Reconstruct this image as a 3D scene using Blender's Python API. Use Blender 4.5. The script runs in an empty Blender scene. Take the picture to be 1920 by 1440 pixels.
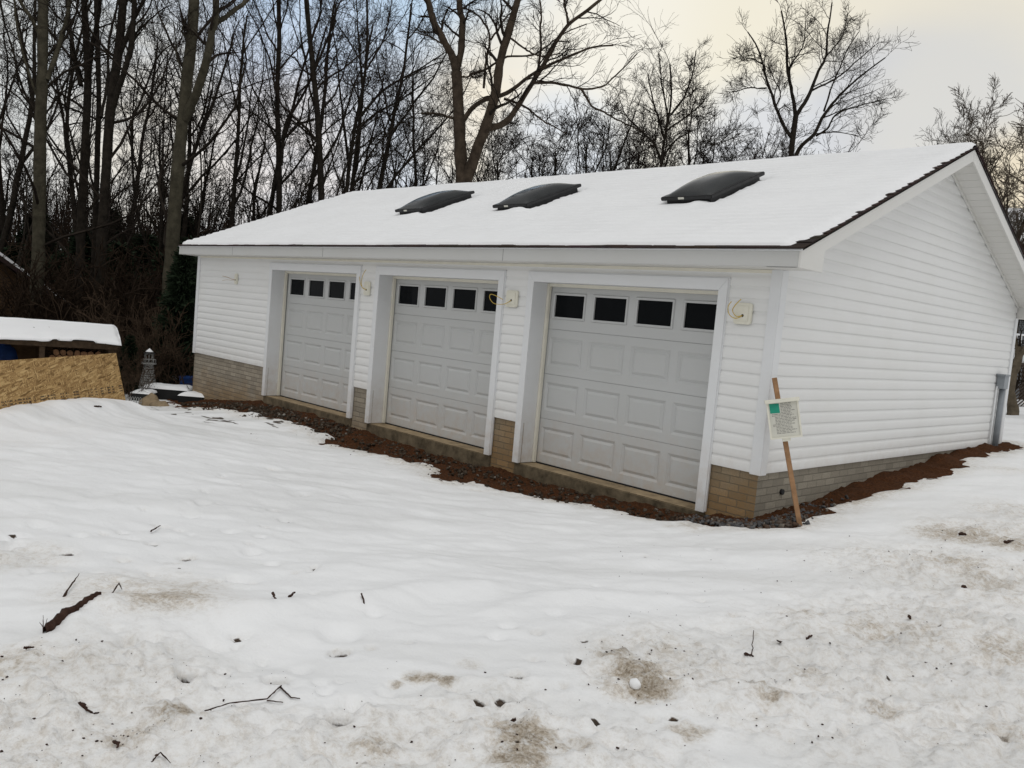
import bpy, bmesh, math, random
import numpy as np
from mathutils import Vector, Matrix
random.seed(7)
RNG = np.random.default_rng(11)
SC = bpy.context.scene
COL = SC.collection

# ------------------------------------------------------------------ camera
CAM = np.array([3.893, -7.055, 1.236])
YAW, PIT, ROL, FPX = -0.798, -0.079, 0.089, 1589.08
def _rot():
    cy, sy = math.cos(YAW), math.sin(YAW); cp, sp = math.cos(PIT), math.sin(PIT)
    f = np.array([sy*cp, cy*cp, sp]); r = np.array([cy, -sy, 0.0]); u = np.cross(r, f)
    c, s = math.cos(ROL), math.sin(ROL)
    return c*r+s*u, -s*r+c*u, f
RV, UV_, FV = _rot()
cam = bpy.data.cameras.new('camera'); co = bpy.data.objects.new('camera', cam); COL.objects.link(co)
cam.sensor_width = 36; cam.lens = FPX/1920*36; cam.clip_end = 2000; cam.clip_start = 0.05
m = Matrix.Identity(4)
for i in range(3):
    m[i][0] = RV[i]; m[i][1] = UV_[i]; m[i][2] = -FV[i]; m[i][3] = CAM[i]
co.matrix_world = m
SC.camera = co
def ray(px, py): return RV*(px-960)/FPX-UV_*(py-720)/FPX+FV
def at(px, py, d): return CAM+d*ray(px, py)

# ------------------------------------------------------------------ object helpers
def tag(o, label=None, cat=None, group=None, kind=None):
    if label: o['label'] = label
    if cat: o['category'] = cat
    if group: o['group'] = group
    if kind: o['kind'] = kind
    return o
def empty(name, loc=(0, 0, 0), label=None, cat=None, group=None, rz=0):
    o = bpy.data.objects.new(name, None); COL.objects.link(o)
    o.location = loc; o.rotation_euler = (0, 0, rz); o.empty_display_size = .1
    return tag(o, label, cat, group)
def link(name, me, mat=None, parent=None):
    o = bpy.data.objects.new(name, me); COL.objects.link(o)
    if mat is not None:
        for mm in (mat if isinstance(mat, (list, tuple)) else [mat]): me.materials.append(mm)
    if parent is not None: o.parent = parent
    return o
def npmesh(name, V, F, smooth=False, mi=None):
    V = np.asarray(V, dtype=np.float32).reshape(-1, 3); F = np.asarray(F, dtype=np.int32)
    k = F.shape[1]
    me = bpy.data.meshes.new(name)
    me.vertices.add(len(V)); me.vertices.foreach_set('co', V.ravel())
    me.loops.add(F.size); me.loops.foreach_set('vertex_index', F.ravel())
    me.polygons.add(len(F)); me.polygons.foreach_set('loop_start', np.arange(len(F), dtype=np.int32)*k)
    try: me.polygons.foreach_set('loop_total', np.full(len(F), k, dtype=np.int32))
    except Exception: pass
    if smooth: me.polygons.foreach_set('use_smooth', np.ones(len(F), dtype=bool))
    if mi is not None: me.polygons.foreach_set('material_index', np.asarray(mi, dtype=np.int32))
    me.update(calc_edges=True); me.validate()
    return me
class MB:
    def __init__(s): s.v = []; s.f = []; s.m = []; s.s = []
    def quad(s, pts, mi=0, sm=False):
        n = len(s.v); s.v += [tuple(map(float, p)) for p in pts]; s.f.append(tuple(range(n, n+len(pts)))); s.m.append(mi); s.s.append(sm)
    def box(s, a, b, mi=0):
        x0, y0, z0 = a; x1, y1, z1 = b
        n = len(s.v)
        s.v += [(x0,y0,z0),(x1,y0,z0),(x1,y1,z0),(x0,y1,z0),(x0,y0,z1),(x1,y0,z1),(x1,y1,z1),(x0,y1,z1)]
        for f in ((0,3,2,1),(4,5,6,7),(0,1,5,4),(1,2,6,5),(2,3,7,6),(3,0,4,7)):
            s.f.append(tuple(n+i for i in f)); s.m.append(mi); s.s.append(False)
    def prism(s, poly, d, mi=0):
        """poly: list of 3d points (ordered), extruded by vector d"""
        n = len(s.v); k = len(poly); d = np.array(d, float)
        P = [np.array(p, float) for p in poly]
        s.v += [tuple(map(float, p)) for p in P]+[tuple(map(float, p+d)) for p in P]
        s.f.append(tuple(range(n, n+k))[::-1]); s.f.append(tuple(range(n+k, n+2*k)))
        for i in range(k): s.f.append((n+i, n+(i+1) % k, n+k+(i+1) % k, n+k+i))
        s.m += [mi]*(k+2); s.s += [False]*(k+2)
    def tube(s, pts, r, sides=6, mi=0, cap=True):
        pts = [np.array(p, float) for p in pts]; n0 = len(s.v)
        if not hasattr(r, '__len__'): r = [r]*len(pts)
        prev = None
        for i, p in enumerate(pts):
            t = pts[min(i+1, len(pts)-1)]-pts[max(i-1, 0)]; t = t/(np.linalg.norm(t)+1e-9)
            if prev is None:
                a = np.array([0, 0, 1.0]) if abs(t[2]) < .9 else np.array([1.0, 0, 0])
                prev = np.cross(t, a)
            n1 = prev-t*(prev@t); n1 /= np.linalg.norm(n1)+1e-9; prev = n1; n2 = np.cross(t, n1)
            for j in range(sides):
                a = 2*math.pi*j/sides
                s.v.append(tuple(p+r[i]*(math.cos(a)*n1+math.sin(a)*n2)))
        for i in range(len(pts)-1):
            for j in range(sides):
                a = n0+i*sides+j; b = n0+i*sides+(j+1) % sides
                s.f.append((a, b, b+sides, a+sides)); s.m.append(mi); s.s.append(sides > 4)
        if cap:
            s.f.append(tuple(range(n0, n0+sides))[::-1]); e = n0+(len(pts)-1)*sides
            s.f.append(tuple(range(e, e+sides))); s.m += [mi, mi]; s.s += [False, False]
    def build(s, name, mat, parent=None, bevel=0, smooth=None, loc=None):
        me = bpy.data.meshes.new(name); me.from_pydata(s.v, [], s.f)
        me.polygons.foreach_set('material_index', s.m)
        me.polygons.foreach_set('use_smooth', s.s if smooth is None else [smooth]*len(s.f))
        me.update()
        bm = bmesh.new(); bm.from_mesh(me); bmesh.ops.recalc_face_normals(bm, faces=bm.faces)
        if bevel:
            bmesh.ops.remove_doubles(bm, verts=bm.verts, dist=1e-5)
            ed = [e for e in bm.edges if len(e.link_faces) == 2 and e.calc_face_angle(0) > .6]
            bmesh.ops.bevel(bm, geom=ed, offset=bevel, segments=2, affect='EDGES', clamp_overlap=True)
        bm.to_mesh(me); bm.free()
        o = link(name, me, mat, parent)
        if loc is not None: o.location = loc
        return o

# ------------------------------------------------------------------ numpy noise
def _hash(ix, iy, seed):
    h = (ix.astype(np.int64)*374761393+iy.astype(np.int64)*668265263+seed*974634777) & 0x7fffffff
    h = ((h ^ (h >> 13))*1274126177) & 0x7fffffff
    h = h ^ (h >> 16)
    return (h & 0xffff)/65535.0
def vnoise(x, y, seed=0):
    ix = np.floor(x); iy = np.floor(y); fx = x-ix; fy = y-iy
    fx = fx*fx*fx*(fx*(fx*6-15)+10); fy = fy*fy*fy*(fy*(fy*6-15)+10)
    a = _hash(ix, iy, seed); b = _hash(ix+1, iy, seed); c = _hash(ix, iy+1, seed); d = _hash(ix+1, iy+1, seed)
    return (a*(1-fx)+b*fx)*(1-fy)+(c*(1-fx)+d*fx)*fy
def fbm(x, y, sc, oc=4, seed=0, gain=.5):
    t = 0; am = 1; tot = 0
    ca, sa = math.cos(.6), math.sin(.6)
    x = np.asarray(x, float)*sc; y = np.asarray(y, float)*sc
    for o in range(oc):
        t = t+am*(vnoise(x, y, seed+o*17)-.5)*2; tot += am; am *= gain
        x, y = (x*ca-y*sa)*2.03+3.1, (x*sa+y*ca)*2.03+7.7
    return t/tot
def sstep(a, b, x):
    t = np.clip((x-a)/(b-a), 0, 1); return t*t*(3-2*t)

# ------------------------------------------------------------------ materials
class NT:
    def __init__(s, name):
        s.mat = bpy.data.materials.new(name); s.mat.use_nodes = True
        s.t = s.mat.node_tree; s.b = s.t.nodes['Principled BSDF']
    def n(s, typ, **kw):
        nd = s.t.nodes.new(typ)
        for k, v in kw.items():
            if k.startswith('i_'):
                key = k[2:]; key = int(key) if key.isdigit() else key.replace('_', ' ')
                s.set(nd.inputs[key], v)
            else: setattr(nd, k, v)
        return nd
    def set(s, inp, v):
        if isinstance(v, bpy.types.NodeSocket): s.t.links.new(v, inp)
        else: inp.default_value = v
    def noise(s, vec, scale, detail=4, rough=.5, dist=0):
        return s.n('ShaderNodeTexNoise', i_Vector=vec, i_Scale=scale, i_Detail=detail, i_Roughness=rough, i_Distortion=dist).outputs['Fac']
    def ramp(s, fac, stops):
        r = s.n('ShaderNodeValToRGB', i_Fac=fac); e = r.color_ramp.elements
        while len(e) < len(stops): e.new(.5)
        for el, (p, c) in zip(e, stops):
            el.position = p; el.color = c if len(c) == 4 else (*c, 1)
        return r.outputs['Color']
    def mix(s, fac, a, b, blend='MIX'):
        nd = s.n('ShaderNodeMix', data_type='RGBA', blend_type=blend)
        s.set(nd.inputs['Factor'], fac); s.set(nd.inputs['A'], a if not isinstance(a, tuple) else (*a[:3], 1)); s.set(nd.inputs['B'], b if not isinstance(b, tuple) else (*b[:3], 1))
        return nd.outputs['Result']
    def math(s, op, a, b=0, clamp=False):
        nd = s.n('ShaderNodeMath', operation=op, use_clamp=clamp); s.set(nd.inputs[0], a); s.set(nd.inputs[1], b); return nd.outputs[0]
    def coord(s, which='Object'): return s.n('ShaderNodeTexCoord').outputs[which]
    def attr(s, name): return s.n('ShaderNodeAttribute', attribute_name=name)
    def mapping(s, vec, loc=(0,0,0), rot=(0,0,0), scale=(1,1,1)):
        return s.n('ShaderNodeMapping', i_Vector=vec, i_Location=loc, i_Rotation=rot, i_Scale=scale).outputs[0]
    def bump(s, h, strength=.3, dist=.01, normal=None):
        b = s.n('ShaderNodeBump', i_Height=h, i_Strength=strength, i_Distance=dist)
        if normal is not None: s.set(b.inputs['Normal'], normal)
        return b.outputs[0]
    def out(s, color=None, rough=None, normal=None, spec=None, metal=None):
        if color is not None: s.set(s.b.inputs['Base Color'], color if not isinstance(color, tuple) else (*color[:3], 1))
        if rough is not None: s.set(s.b.inputs['Roughness'], rough)
        if normal is not None: s.set(s.b.inputs['Normal'], normal)
        if spec is not None: s.set(s.b.inputs['Specular IOR Level'], spec)
        if metal is not None: s.set(s.b.inputs['Metallic'], metal)
        return s.mat
def simple(name, col, rough=.6, var=.15, scale=8, bump=0, spec=.3, metal=0, bscale=None):
    t = NT(name); c = t.coord()
    n = t.noise(c, scale, 5, .6)
    lo = tuple(max(0, v*(1-var)) for v in col); hi = tuple(min(1, v*(1+var)) for v in col)
    nm = None
    if bump: nm = t.bump(t.noise(c, bscale or scale*4, 4, .6), 1, bump)
    return t.out(t.ramp(n, [(.3, lo), (.7, hi)]), rough, nm, spec, metal)

def mat_vinyl(name, col, splash=True):
    t = NT(name); c = t.coord()
    g = t.noise(t.mapping(c, scale=(1.2, 1.2, 18)), 3, 3)
    d = t.noise(c, 1.3, 5, .65)
    grain = t.noise(t.mapping(c, scale=(6, 6, 90)), 3, 3)
    colr = t.mix(t.math('MULTIPLY', g, .5), (*col, 1), tuple(v*.94 for v in col))
    colr = t.mix(t.ramp(d, [(.45, (0, 0, 0)), (.8, (.28, .28, .28))]), colr, (col[0]*.86, col[1]*.85, col[2]*.8))
    zz = t.n('ShaderNodeSeparateXYZ', i_Vector=c).outputs[2]
    spl = t.math('MULTIPLY', t.n('ShaderNodeMapRange', i_Value=zz, i_1=-.35, i_2=.30, i_3=.55, i_4=0.0).outputs[0], t.ramp(t.noise(c, 9, 6, .7), [(.38, (.15,)*3), (.7, (1,)*3)]))
    if splash: colr = t.mix(spl, colr, (.50, .40, .31))
    return t.out(colr, .45, t.bump(grain, .25, .002), .35)
M = {}
M['vinyl'] = mat_vinyl('vinyl_siding', (.78, .78, .77))
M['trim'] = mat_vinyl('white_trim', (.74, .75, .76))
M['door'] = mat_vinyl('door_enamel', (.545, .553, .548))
M['cream'] = simple('cream_vinyl', (.76, .73, .63), .5, .05, 6)
M['block'] = simple('block_plate', (.74, .72, .62), .5, .05, 10)
M['fascia'] = mat_vinyl('fascia_metal', (.55, .55, .535))
M['soffit'] = mat_vinyl('soffit_vinyl', (.70, .69, .66))
M['hole'] = simple('dark_hole', (.012, .011, .01), .9, .2)
M['cable'] = simple('yellow_cable', (.55, .38, .07), .45, .1, 20)
M['copper'] = simple('brown_wire', (.33, .19, .07), .45, .1, 20)
M['gasket'] = simple('black_gasket', (.015, .015, .016), .7, .2)
M['grey_pvc'] = simple('grey_pvc', (.25, .27, .29), .45, .08, 12)
t = NT('window_glass'); M['glass'] = t.out((.006, .007, .008), t.ramp(t.noise(t.coord(), 3, 3), [(.3, (.03,)*3), (.7, (.10,)*3)]), None, .05)
t = NT('skylight_acrylic'); c = t.coord()
M['acrylic'] = t.out(t.ramp(t.noise(c, 2.5, 5, .6), [(.35, (.018, .020, .021)), (.75, (.034, .036, .036))]), t.ramp(t.noise(c, 7, 4), [(.3, (.07,)*3), (.7, (.20,)*3)]), t.bump(t.noise(c, 3, 2), .2, .01), .45)
M['curb'] = simple('skylight_curb', (.022, .022, .023), .5, .3, 10)
t = NT('shingles'); c = t.coord()
v = t.n('ShaderNodeTexVoronoi', i_Vector=t.mapping(c, scale=(3.2, 7, 7)), i_Scale=1.0)
sh = t.mix(.55, t.ramp(t.noise(c, 160, 2, .7), [(.3, (.020, .013, .011)), (.7, (.070, .047, .042))]), v.outputs['Color'], 'MULTIPLY')
sh = t.mix(.55, sh, (.036, .024, .021))
M['shingle'] = t.out(sh, .9, t.bump(t.noise(c, 200, 2), .6, .003), .15)

def mat_snow(name, dirtattr=True, tint=(.88, .885, .888)):
    t = NT(name); c = t.coord()
    big = t.noise(c, .9, 5, .6); fine = t.noise(c, 38, 5, .65); mid = t.noise(c, 9, 5, .6)
    col = t.ramp(big, [(.3, tuple(v*.95 for v in tint)), (.7, tint)])
    h = t.math('ADD', t.math('MULTIPLY', fine, .35), mid)
    if dirtattr:
        a = t.attr('stain'); sep = t.n('ShaderNodeSeparateColor', i_Color=a.outputs['Color'])
        d, soil, slush = sep.outputs[0], sep.outputs[1], sep.outputs[2]
        grain = t.noise(c, 17, 9, .76); grain2 = t.noise(c, 55, 4, .7)
        # dirty granular crust: white crumbs between dingy hollows
        crust = t.ramp(t.noise(c, 19, 9, .74), [(.38, (.64, .605, .55)), (.45, (.83, .81, .775)), (.55, (.90, .898, .885))])
        col = t.mix(t.math('MULTIPLY', d, 1.7, True), col, crust)
        # tan grit soaked in: patchy
        k = t.math('MULTIPLY', t.ramp(t.math('ADD', grain, t.math('MULTIPLY', t.math('SUBTRACT', d, .5), .20)), [(.45, (0,)*3), (.57, (1,)*3)]), t.math('MULTIPLY', d, 1.25, True))
        k = t.math('ADD', t.math('MULTIPLY', k, .80), t.math('MULTIPLY', d, .18))
        col = t.mix(t.math('MINIMUM', k, 1), col, t.ramp(grain2, [(.34, (.27, .205, .14)), (.5, (.52, .44, .34)), (.68, (.76, .71, .64))]))
        # grey wet slush
        col = t.mix(t.math('MULTIPLY', slush, .7), col, (.60, .60, .585))
        # dark crumbs
        vor = t.n('ShaderNodeTexVoronoi', i_Vector=t.n('ShaderNodeVectorMath', operation='ADD', i_0=c, i_1=t.n('ShaderNodeTexNoise', i_Vector=c, i_Scale=30.).outputs['Color']).outputs[0], i_Scale=22.0, i_Randomness=1.0)
        sp = t.ramp(vor.outputs['Distance'], [(.07, (1,)*3), (.13, (0,)*3)])
        gate = t.ramp(t.noise(c, 4.5, 3), [(.52, (0,)*3), (.6, (1,)*3)])
        sp = t.math('MULTIPLY', t.math('MULTIPLY', sp, gate), d)
        col = t.mix(t.math('MULTIPLY', sp, .8), col, (.10, .075, .055))
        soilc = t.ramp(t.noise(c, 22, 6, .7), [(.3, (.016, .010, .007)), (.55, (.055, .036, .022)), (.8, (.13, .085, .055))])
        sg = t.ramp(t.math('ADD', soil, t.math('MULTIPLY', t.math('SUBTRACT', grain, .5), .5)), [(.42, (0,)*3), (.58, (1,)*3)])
        col = t.mix(sg, col, soilc)  # soil mask: real bare ground plus shade painted into footprints
        bs = t.math('ADD', .28, t.math('MULTIPLY', d, .55))
        h2 = t.math('ADD', h, t.math('MULTIPLY', t.noise(c, 70, 6, .7), t.math('ADD', .15, t.math('MULTIPLY', d, .7))))
        nm = t.n('ShaderNodeBump', i_Height=h2, i_Strength=bs, i_Distance=.035).outputs[0]
    else:
        nm = t.bump(h, .35, .02)
    t.b.inputs['Subsurface Weight'].default_value = 0
    return t.out(col, .55, nm, .25)
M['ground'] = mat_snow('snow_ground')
M['snow'] = mat_snow('clean_snow', False, (.88, .885, .89))

t = NT('red_soil'); c = t.coord()
n1 = t.noise(c, 3, 6, .7); n2 = t.noise(c, 45, 5, .7)
col = t.mix(n1, t.ramp(n2, [(.3, (.016, .010, .006)), (.6, (.055, .028, .014)), (.85, (.13, .075, .042))]),
            t.ramp(n2, [(.3, (.035, .014, .006)), (.6, (.140, .050, .017)), (.85, (.22, .095, .042))]))
M['soil'] = t.out(col, .95, t.bump(t.math('ADD', n2, t.noise(c, 14, 4)), 1, .03), .1)
t = NT('crushed_stone'); c = t.coord()
oi = t.n('ShaderNodeNewGeometry').outputs['Random Per Island']
col = t.mix(t.noise(c, 30, 4), t.ramp(oi, [(0, (.045, .045, .048)), (.3, (.11, .115, .125)), (.5, (.20, .20, .20)), (.6, (.09, .048, .024)), (.85, (.12, .06, .03)), (1, (.34, .31, .26))]), (.06, .055, .05))
M['stone'] = t.out(col, .85, t.bump(t.noise(c, 60, 3), .5, .004), .2)

t = NT('rubble'); c = t.coord(); oi = t.n('ShaderNodeNewGeometry').outputs['Random Per Island']
M['rubble'] = t.out(t.mix(t.noise(c, 30, 4), t.ramp(oi, [(0, (.028, .019, .013)), (.5, (.065, .045, .030)), (.82, (.115, .090, .066)), (.95, (.16, .145, .12)), (1, (.50, .47, .42))]), (.04, .028, .018)), .9, None, .15)
def mat_brick(name, grey, tan, tanamt):
    t = NT(name); uv = t.coord('UV')
    br = t.n('ShaderNodeTexBrick', i_Vector=uv, i_Color1=(.9, .9, .9, 1), i_Color2=(.62, .62, .62, 1), i_Mortar=(.5, .5, .5, 1), i_Scale=1.0,
             i_Mortar_Size=.004, i_Mortar_Smooth=.25, i_Bias=0.0, i_Brick_Width=.2, i_Row_Height=.0715)
    br.offset = .5
    n1 = t.noise(uv, 2.2, 6, .65); n2 = t.noise(uv, 60, 5, .7)
    sep = t.n('ShaderNodeSeparateXYZ', i_Vector=uv)
    # muddy splash climbs from the ground
    sp = t.math('ADD', t.math('MULTIPLY', t.math('SUBTRACT', -.10, sep.outputs[1]), 1.3), t.math('MULTIPLY', t.math('SUBTRACT', n1, .5), 1.6))
    sp = t.math('ADD', sp, tanamt, True)
    base = t.mix(t.ramp(sp, [(.1, (0,)*3), (.75, (1,)*3)]), (*grey, 1), (*tan, 1))
    base = t.mix(1, base, br.outputs['Color'], 'MULTIPLY')
    base = t.mix(t.ramp(n2, [(.35, (.55,)*3), (.6, (0,)*3)]), base, tuple(v*.5 for v in grey))
    base = t.mix(t.math('MULTIPLY', br.outputs['Fac'], .9), base, tuple(v*.5 for v in grey))
    # a broad block joint every 400 x 200 mm
    h = t.math('ADD', t.math('MULTIPLY', br.outputs['Fac'], -1.6), t.math('MULTIPLY', n2, .8))
    return t.out(base, .92, t.bump(h, 1.0, .013), .15)
M['brick_tan'] = mat_brick('block_front', (.40, .325, .225), (.42, .26, .12), .42)
M['brick_left'] = mat_brick('block_left', (.47, .41, .325), (.46, .32, .18), -.12)
M['brick_grey'] = mat_brick('block_side', (.43, .385, .31), (.42, .29, .16), -.35)
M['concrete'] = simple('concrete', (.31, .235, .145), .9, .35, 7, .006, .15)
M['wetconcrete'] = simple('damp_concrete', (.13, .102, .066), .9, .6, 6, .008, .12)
M['wood'] = simple('weathered_wood', (.055, .036, .022), .85, .4, 9, .004, .15)
M['stake'] = simple('stake_wood', (.33, .19, .10), .8, .25, 14, .002, .2)
M['plank'] = simple('fence_wood', (.075, .045, .025), .85, .4, 7, .004, .1)
M['paper'] = simple('paper', (.62, .61, .54), .6, .1, 7)
M['ink'] = simple('faded_ink', (.24, .23, .21), .8, .35, 30)
M['teal'] = simple('teal_sticker', (.02, .30, .20), .5, .15, 14)
M['blue'] = simple('blue_tarp', (.012, .045, .17), .5, .35, 6, .01, .3)
M['bark_dark'] = simple('dark_bark', (.022, .018, .014), .95, .5, 7, .01, .08)
M['bark_light'] = simple('lichen_bark', (.056, .050, .035), .95, .4, 5, .015, .08)
M['bark_brown'] = simple('brown_bark', (.052, .039, .028), .95, .45, 6, .012, .08)
M['bark_grey'] = simple('grey_brown_bark', (.12, .098, .070), .95, .4, 6, .012, .08)
M['twig'] = simple('twigs', (.024, .019, .015), .95, .4, 3, 0, .05)
M['twig_pale'] = simple('pale_twigs', (.085, .068, .052), .95, .35, 3, 0, .05)
M['brush'] = simple('brush_stems', (.028, .019, .013), .95, .5, 2, 0, .05)
M['needle'] = simple('needles', (.016, .026, .013), .8, .5, 6, 0, .12)
M['litter'] = simple('leaf_litter', (.030, .020, .013), .95, .5, 3, .03, .05)
M['rock'] = simple('tan_rock', (.25, .19, .12), .9, .35, 5, .03, .15)
M['rubber'] = simple('black_tub', (.012, .012, .012), .6, .3, 6)
M['log'] = simple('log_bark', (.06, .038, .024), .9, .4, 14, .006, .1)
M['logend'] = simple('log_end', (.16, .085, .045), .85, .4, 22, .002, .1)
M['house_wall'] = simple('grey_house_siding', (.20, .21, .22), .7, .15, 2)
M['lattice'] = simple('lattice_wood', (.055, .042, .034), .85, .3, 8)
M['lhouse'] = simple('lighthouse_white', (.34, .34, .325), .6, .15, 9)
M['bark_piece'] = simple('wet_bark', (.045, .022, .015), .8, .4, 25, .006, .2)

t = NT('strand_board'); c = t.coord()
layers = None
for k, (ang, sc) in enumerate([(.12, 1.0), (.75, 1.1), (-.55, .9), (1.5, 1.3), (-.2, .8)]):
    mp = t.mapping(t.mapping(c, loc=(k*3.7, k*1.3, k*2.1), rot=(0, ang, 0)), scale=(11*sc, .01, 66*sc))
    vo = t.n('ShaderNodeTexVoronoi', i_Vector=mp, i_Scale=1.0, i_Randomness=1.0)
    s2 = t.n('ShaderNodeSeparateColor', i_Color=vo.outputs['Color'])
    cc = t.ramp(s2.outputs[0], [(0, (.17, .095, .034)), (.3, (.34, .205, .082)), (.7, (.47, .30, .125)), (1, (.62, .43, .20))])
    if layers is None: layers = cc
    else: layers = t.mix(t.ramp(s2.outputs[1], [(.50, (0,)*3), (.53, (1,)*3)]), layers, cc)
sep = t.n('ShaderNodeSeparateXYZ', i_Vector=c)
band = None
for zc in (.195, .232, .268):
    b = t.math('LESS_THAN', t.math('ABSOLUTE', t.math('SUBTRACT', sep.outputs[2], zc), 0)  , .0095)
    band = b if band is None else t.math('ADD', band, b, True)
dash = t.math('GREATER_THAN', t.noise(t.mapping(c, scale=(34, 1, 1.5)), 1, 2), .5)
seg = t.math('GREATER_THAN', t.noise(t.mapping(c, scale=(2.4, 1, 0)), 1, 1), .43)
stamp = t.math('MULTIPLY', t.math('MULTIPLY', band, dash), seg)
layers = t.mix(t.math('MULTIPLY', stamp, .85), layers, (.06, .045, .035))
M['osb'] = t.out(layers, .75, t.bump(t.noise(c, 40, 3), .4, .003), .2)

# ------------------------------------------------------------------ world and sun
SUN_AZ_PX = ray(1700, 60); SUN_AZ_PX = SUN_AZ_PX/np.linalg.norm(SUN_AZ_PX)
sun_dir = np.array([.26, -.22, .94]); sun_dir /= np.linalg.norm(sun_dir)
SKY_TOP = .42
W = bpy.data.worlds.new('World'); SC.world = W; W.use_nodes = True
class WT(NT):
    def __init__(s): s.t = W.node_tree
w = WT(); nt = W.node_tree; bg = nt.nodes['Background']; nt.nodes['World Output']
sky = w.n('ShaderNodeTexSky', sky_type='NISHITA'); sky.sun_disc = False
sky.sun_elevation = math.asin(sun_dir[2]); sky.sun_rotation = math.atan2(sun_dir[0], sun_dir[1])
sky.air_density = 1.2; sky.dust_density = 2.0
vec = w.n('ShaderNodeTexCoord').outputs['Generated']
def lobe(px, py, width, sharp=1):
    d = ray(px, py); d = d/np.linalg.norm(d)
    dp = w.n('ShaderNodeVectorMath', operation='DOT_PRODUCT', i_0=vec, i_1=tuple(d)).outputs['Value']
    c0 = math.cos(math.radians(width))
    mr = w.n('ShaderNodeMapRange', interpolation_type='SMOOTHERSTEP', i_Value=dp, i_1=c0, i_2=1.0, i_3=0.0, i_4=1.0)
    return mr.outputs[0]
cl = w.noise(w.mapping(vec, scale=(1, 1, 3.2)), 2.6, 4, .55, .6)
cl2 = w.noise(w.mapping(vec, loc=(4, 1, 0), scale=(1, 1, 5)), 5.5, 4, .6, .4)
def lin(r, g, b): return tuple(((v/255+.055)/1.055)**2.4 if v > 10 else v/255/12.92 for v in (r, g, b))+(1,)
col = w.ramp(cl, [(.32, lin(207, 209, 211)), (.55, lin(224, 224, 223)), (.72, lin(236, 235, 231))])
def warp(f, amt=.5):   # break a lobe up with cloud noise
    return w.math('MULTIPLY', f, w.math('ADD', 1-amt*.5, w.math('MULTIPLY', w.math('SUBTRACT', cl2, .5), amt*2.4)), True)
def add(px, py, wd, colr, k, amt=.5):
    global col
    col = w.mix(w.math('MULTIPLY', warp(lobe(px, py, wd), amt), k, True), col, colr)
add(560, 30, 20, lin(188, 208, 228), 1.1, .4)
add(745, 40, 14, lin(188, 210, 230), 1.2, .5)
add(440, 130, 13, lin(184, 204, 226), 1.2, .4)
add(330, 190, 9, lin(196, 202, 218), .9, .4)
add(620, 230, 9, lin(204, 212, 226), .8, .4)
add(90, 60, 12, lin(206, 208, 205), 1.0)
add(300, 300, 8, lin(226, 219, 206), .9, .4)
add(560, 330, 8, lin(228, 222, 218), 1.0, .4)
add(800, 260, 8, lin(214, 219, 226), .9, .4)
add(980, 220, 9, lin(240, 230, 210), 1.0, .3)
add(1290, 110, 13, lin(240, 236, 224), 1.5, .2)
add(1620, 40, 14, lin(236, 230, 212), 1.3, .2)
add(1850, 40, 12, lin(230, 224, 208), 1.4, .2)
add(1800, 130, 7, lin(222, 217, 204), 1.0, .3)
add(1660, 235, 7, lin(206, 207, 209), 1.3, .3)
add(1800, 225, 7, lin(212, 211, 207), 1.2, .3)
add(1420, 290, 6, lin(212, 215, 220), 1.0, .4)
add(1050, 300, 6, lin(206, 216, 230), .8, .4)
add(1900, 400, 6, lin(232, 218, 190), 1.2, .3)
dsun = w.n('ShaderNodeVectorMath', operation='DOT_PRODUCT', i_0=vec, i_1=tuple(SUN_AZ_PX)).outputs['Value']
dim = w.n('ShaderNodeMapRange', i_Value=dsun, i_1=-.75, i_2=.45, i_3=.42, i_4=1.0).outputs[0]
zz_ = w.n('ShaderNodeSeparateXYZ', i_Vector=vec).outputs[2]
dim2 = w.n('ShaderNodeMapRange', i_Value=zz_, i_1=.40, i_2=.72, i_3=0.0, i_4=1.0).outputs[0]
dim3 = w.n('ShaderNodeMapRange', i_Value=zz_, i_1=.10, i_2=.38, i_3=0.0, i_4=1.0).outputs[0]
dim = w.math('ADD', w.math('MULTIPLY', dim, w.math('SUBTRACT', 1.0, dim3)), w.math('MULTIPLY', dim3, .95))
dd_ = w.math('ADD', w.math('MULTIPLY', dim, w.math('SUBTRACT', 1.0, dim2)), w.math('MULTIPLY', dim2, SKY_TOP))
cmb = w.n('ShaderNodeCombineXYZ', i_0=dd_, i_1=dd_, i_2=dd_).outputs[0]
col = w.mix(1, col, cmb, 'MULTIPLY')
ns = w.n('ShaderNodeMix', data_type='RGBA', blend_type='ADD'); ns.inputs['Factor'].default_value = 1
nt.links.new(col, ns.inputs['A'])
sk = w.mix(1, sky.outputs[0], (.002, .002, .002), 'MULTIPLY')
nt.links.new(sk, ns.inputs['B'])
nt.links.new(ns.outputs['Result'], bg.inputs['Color']); bg.inputs['Strength'].default_value = 1.0
sl = bpy.data.lights.new('sun', 'SUN'); sl.energy = 1.05; sl.angle = math.radians(45); sl.color = (1, .995, .985)
so = bpy.data.objects.new('sun', sl); COL.objects.link(so)
so.rotation_euler = Vector(-sun_dir).to_track_quat('-Z', 'Y').to_euler(); so.location = (0, 0, 30)
SC.view_settings.view_transform = 'Standard'; SC.view_settings.look = 'None'
SC.view_settings.exposure = 0.14; SC.view_settings.gamma = 1
SC.cycles.max_bounces = 6; SC.cycles.diffuse_bounces = 4; SC.cycles.glossy_bounces = 3; SC.cycles.transparent_max_bounces = 4
SC.cycles.use_denoising = True
W.cycles.sampling_method = 'NONE'

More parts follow.
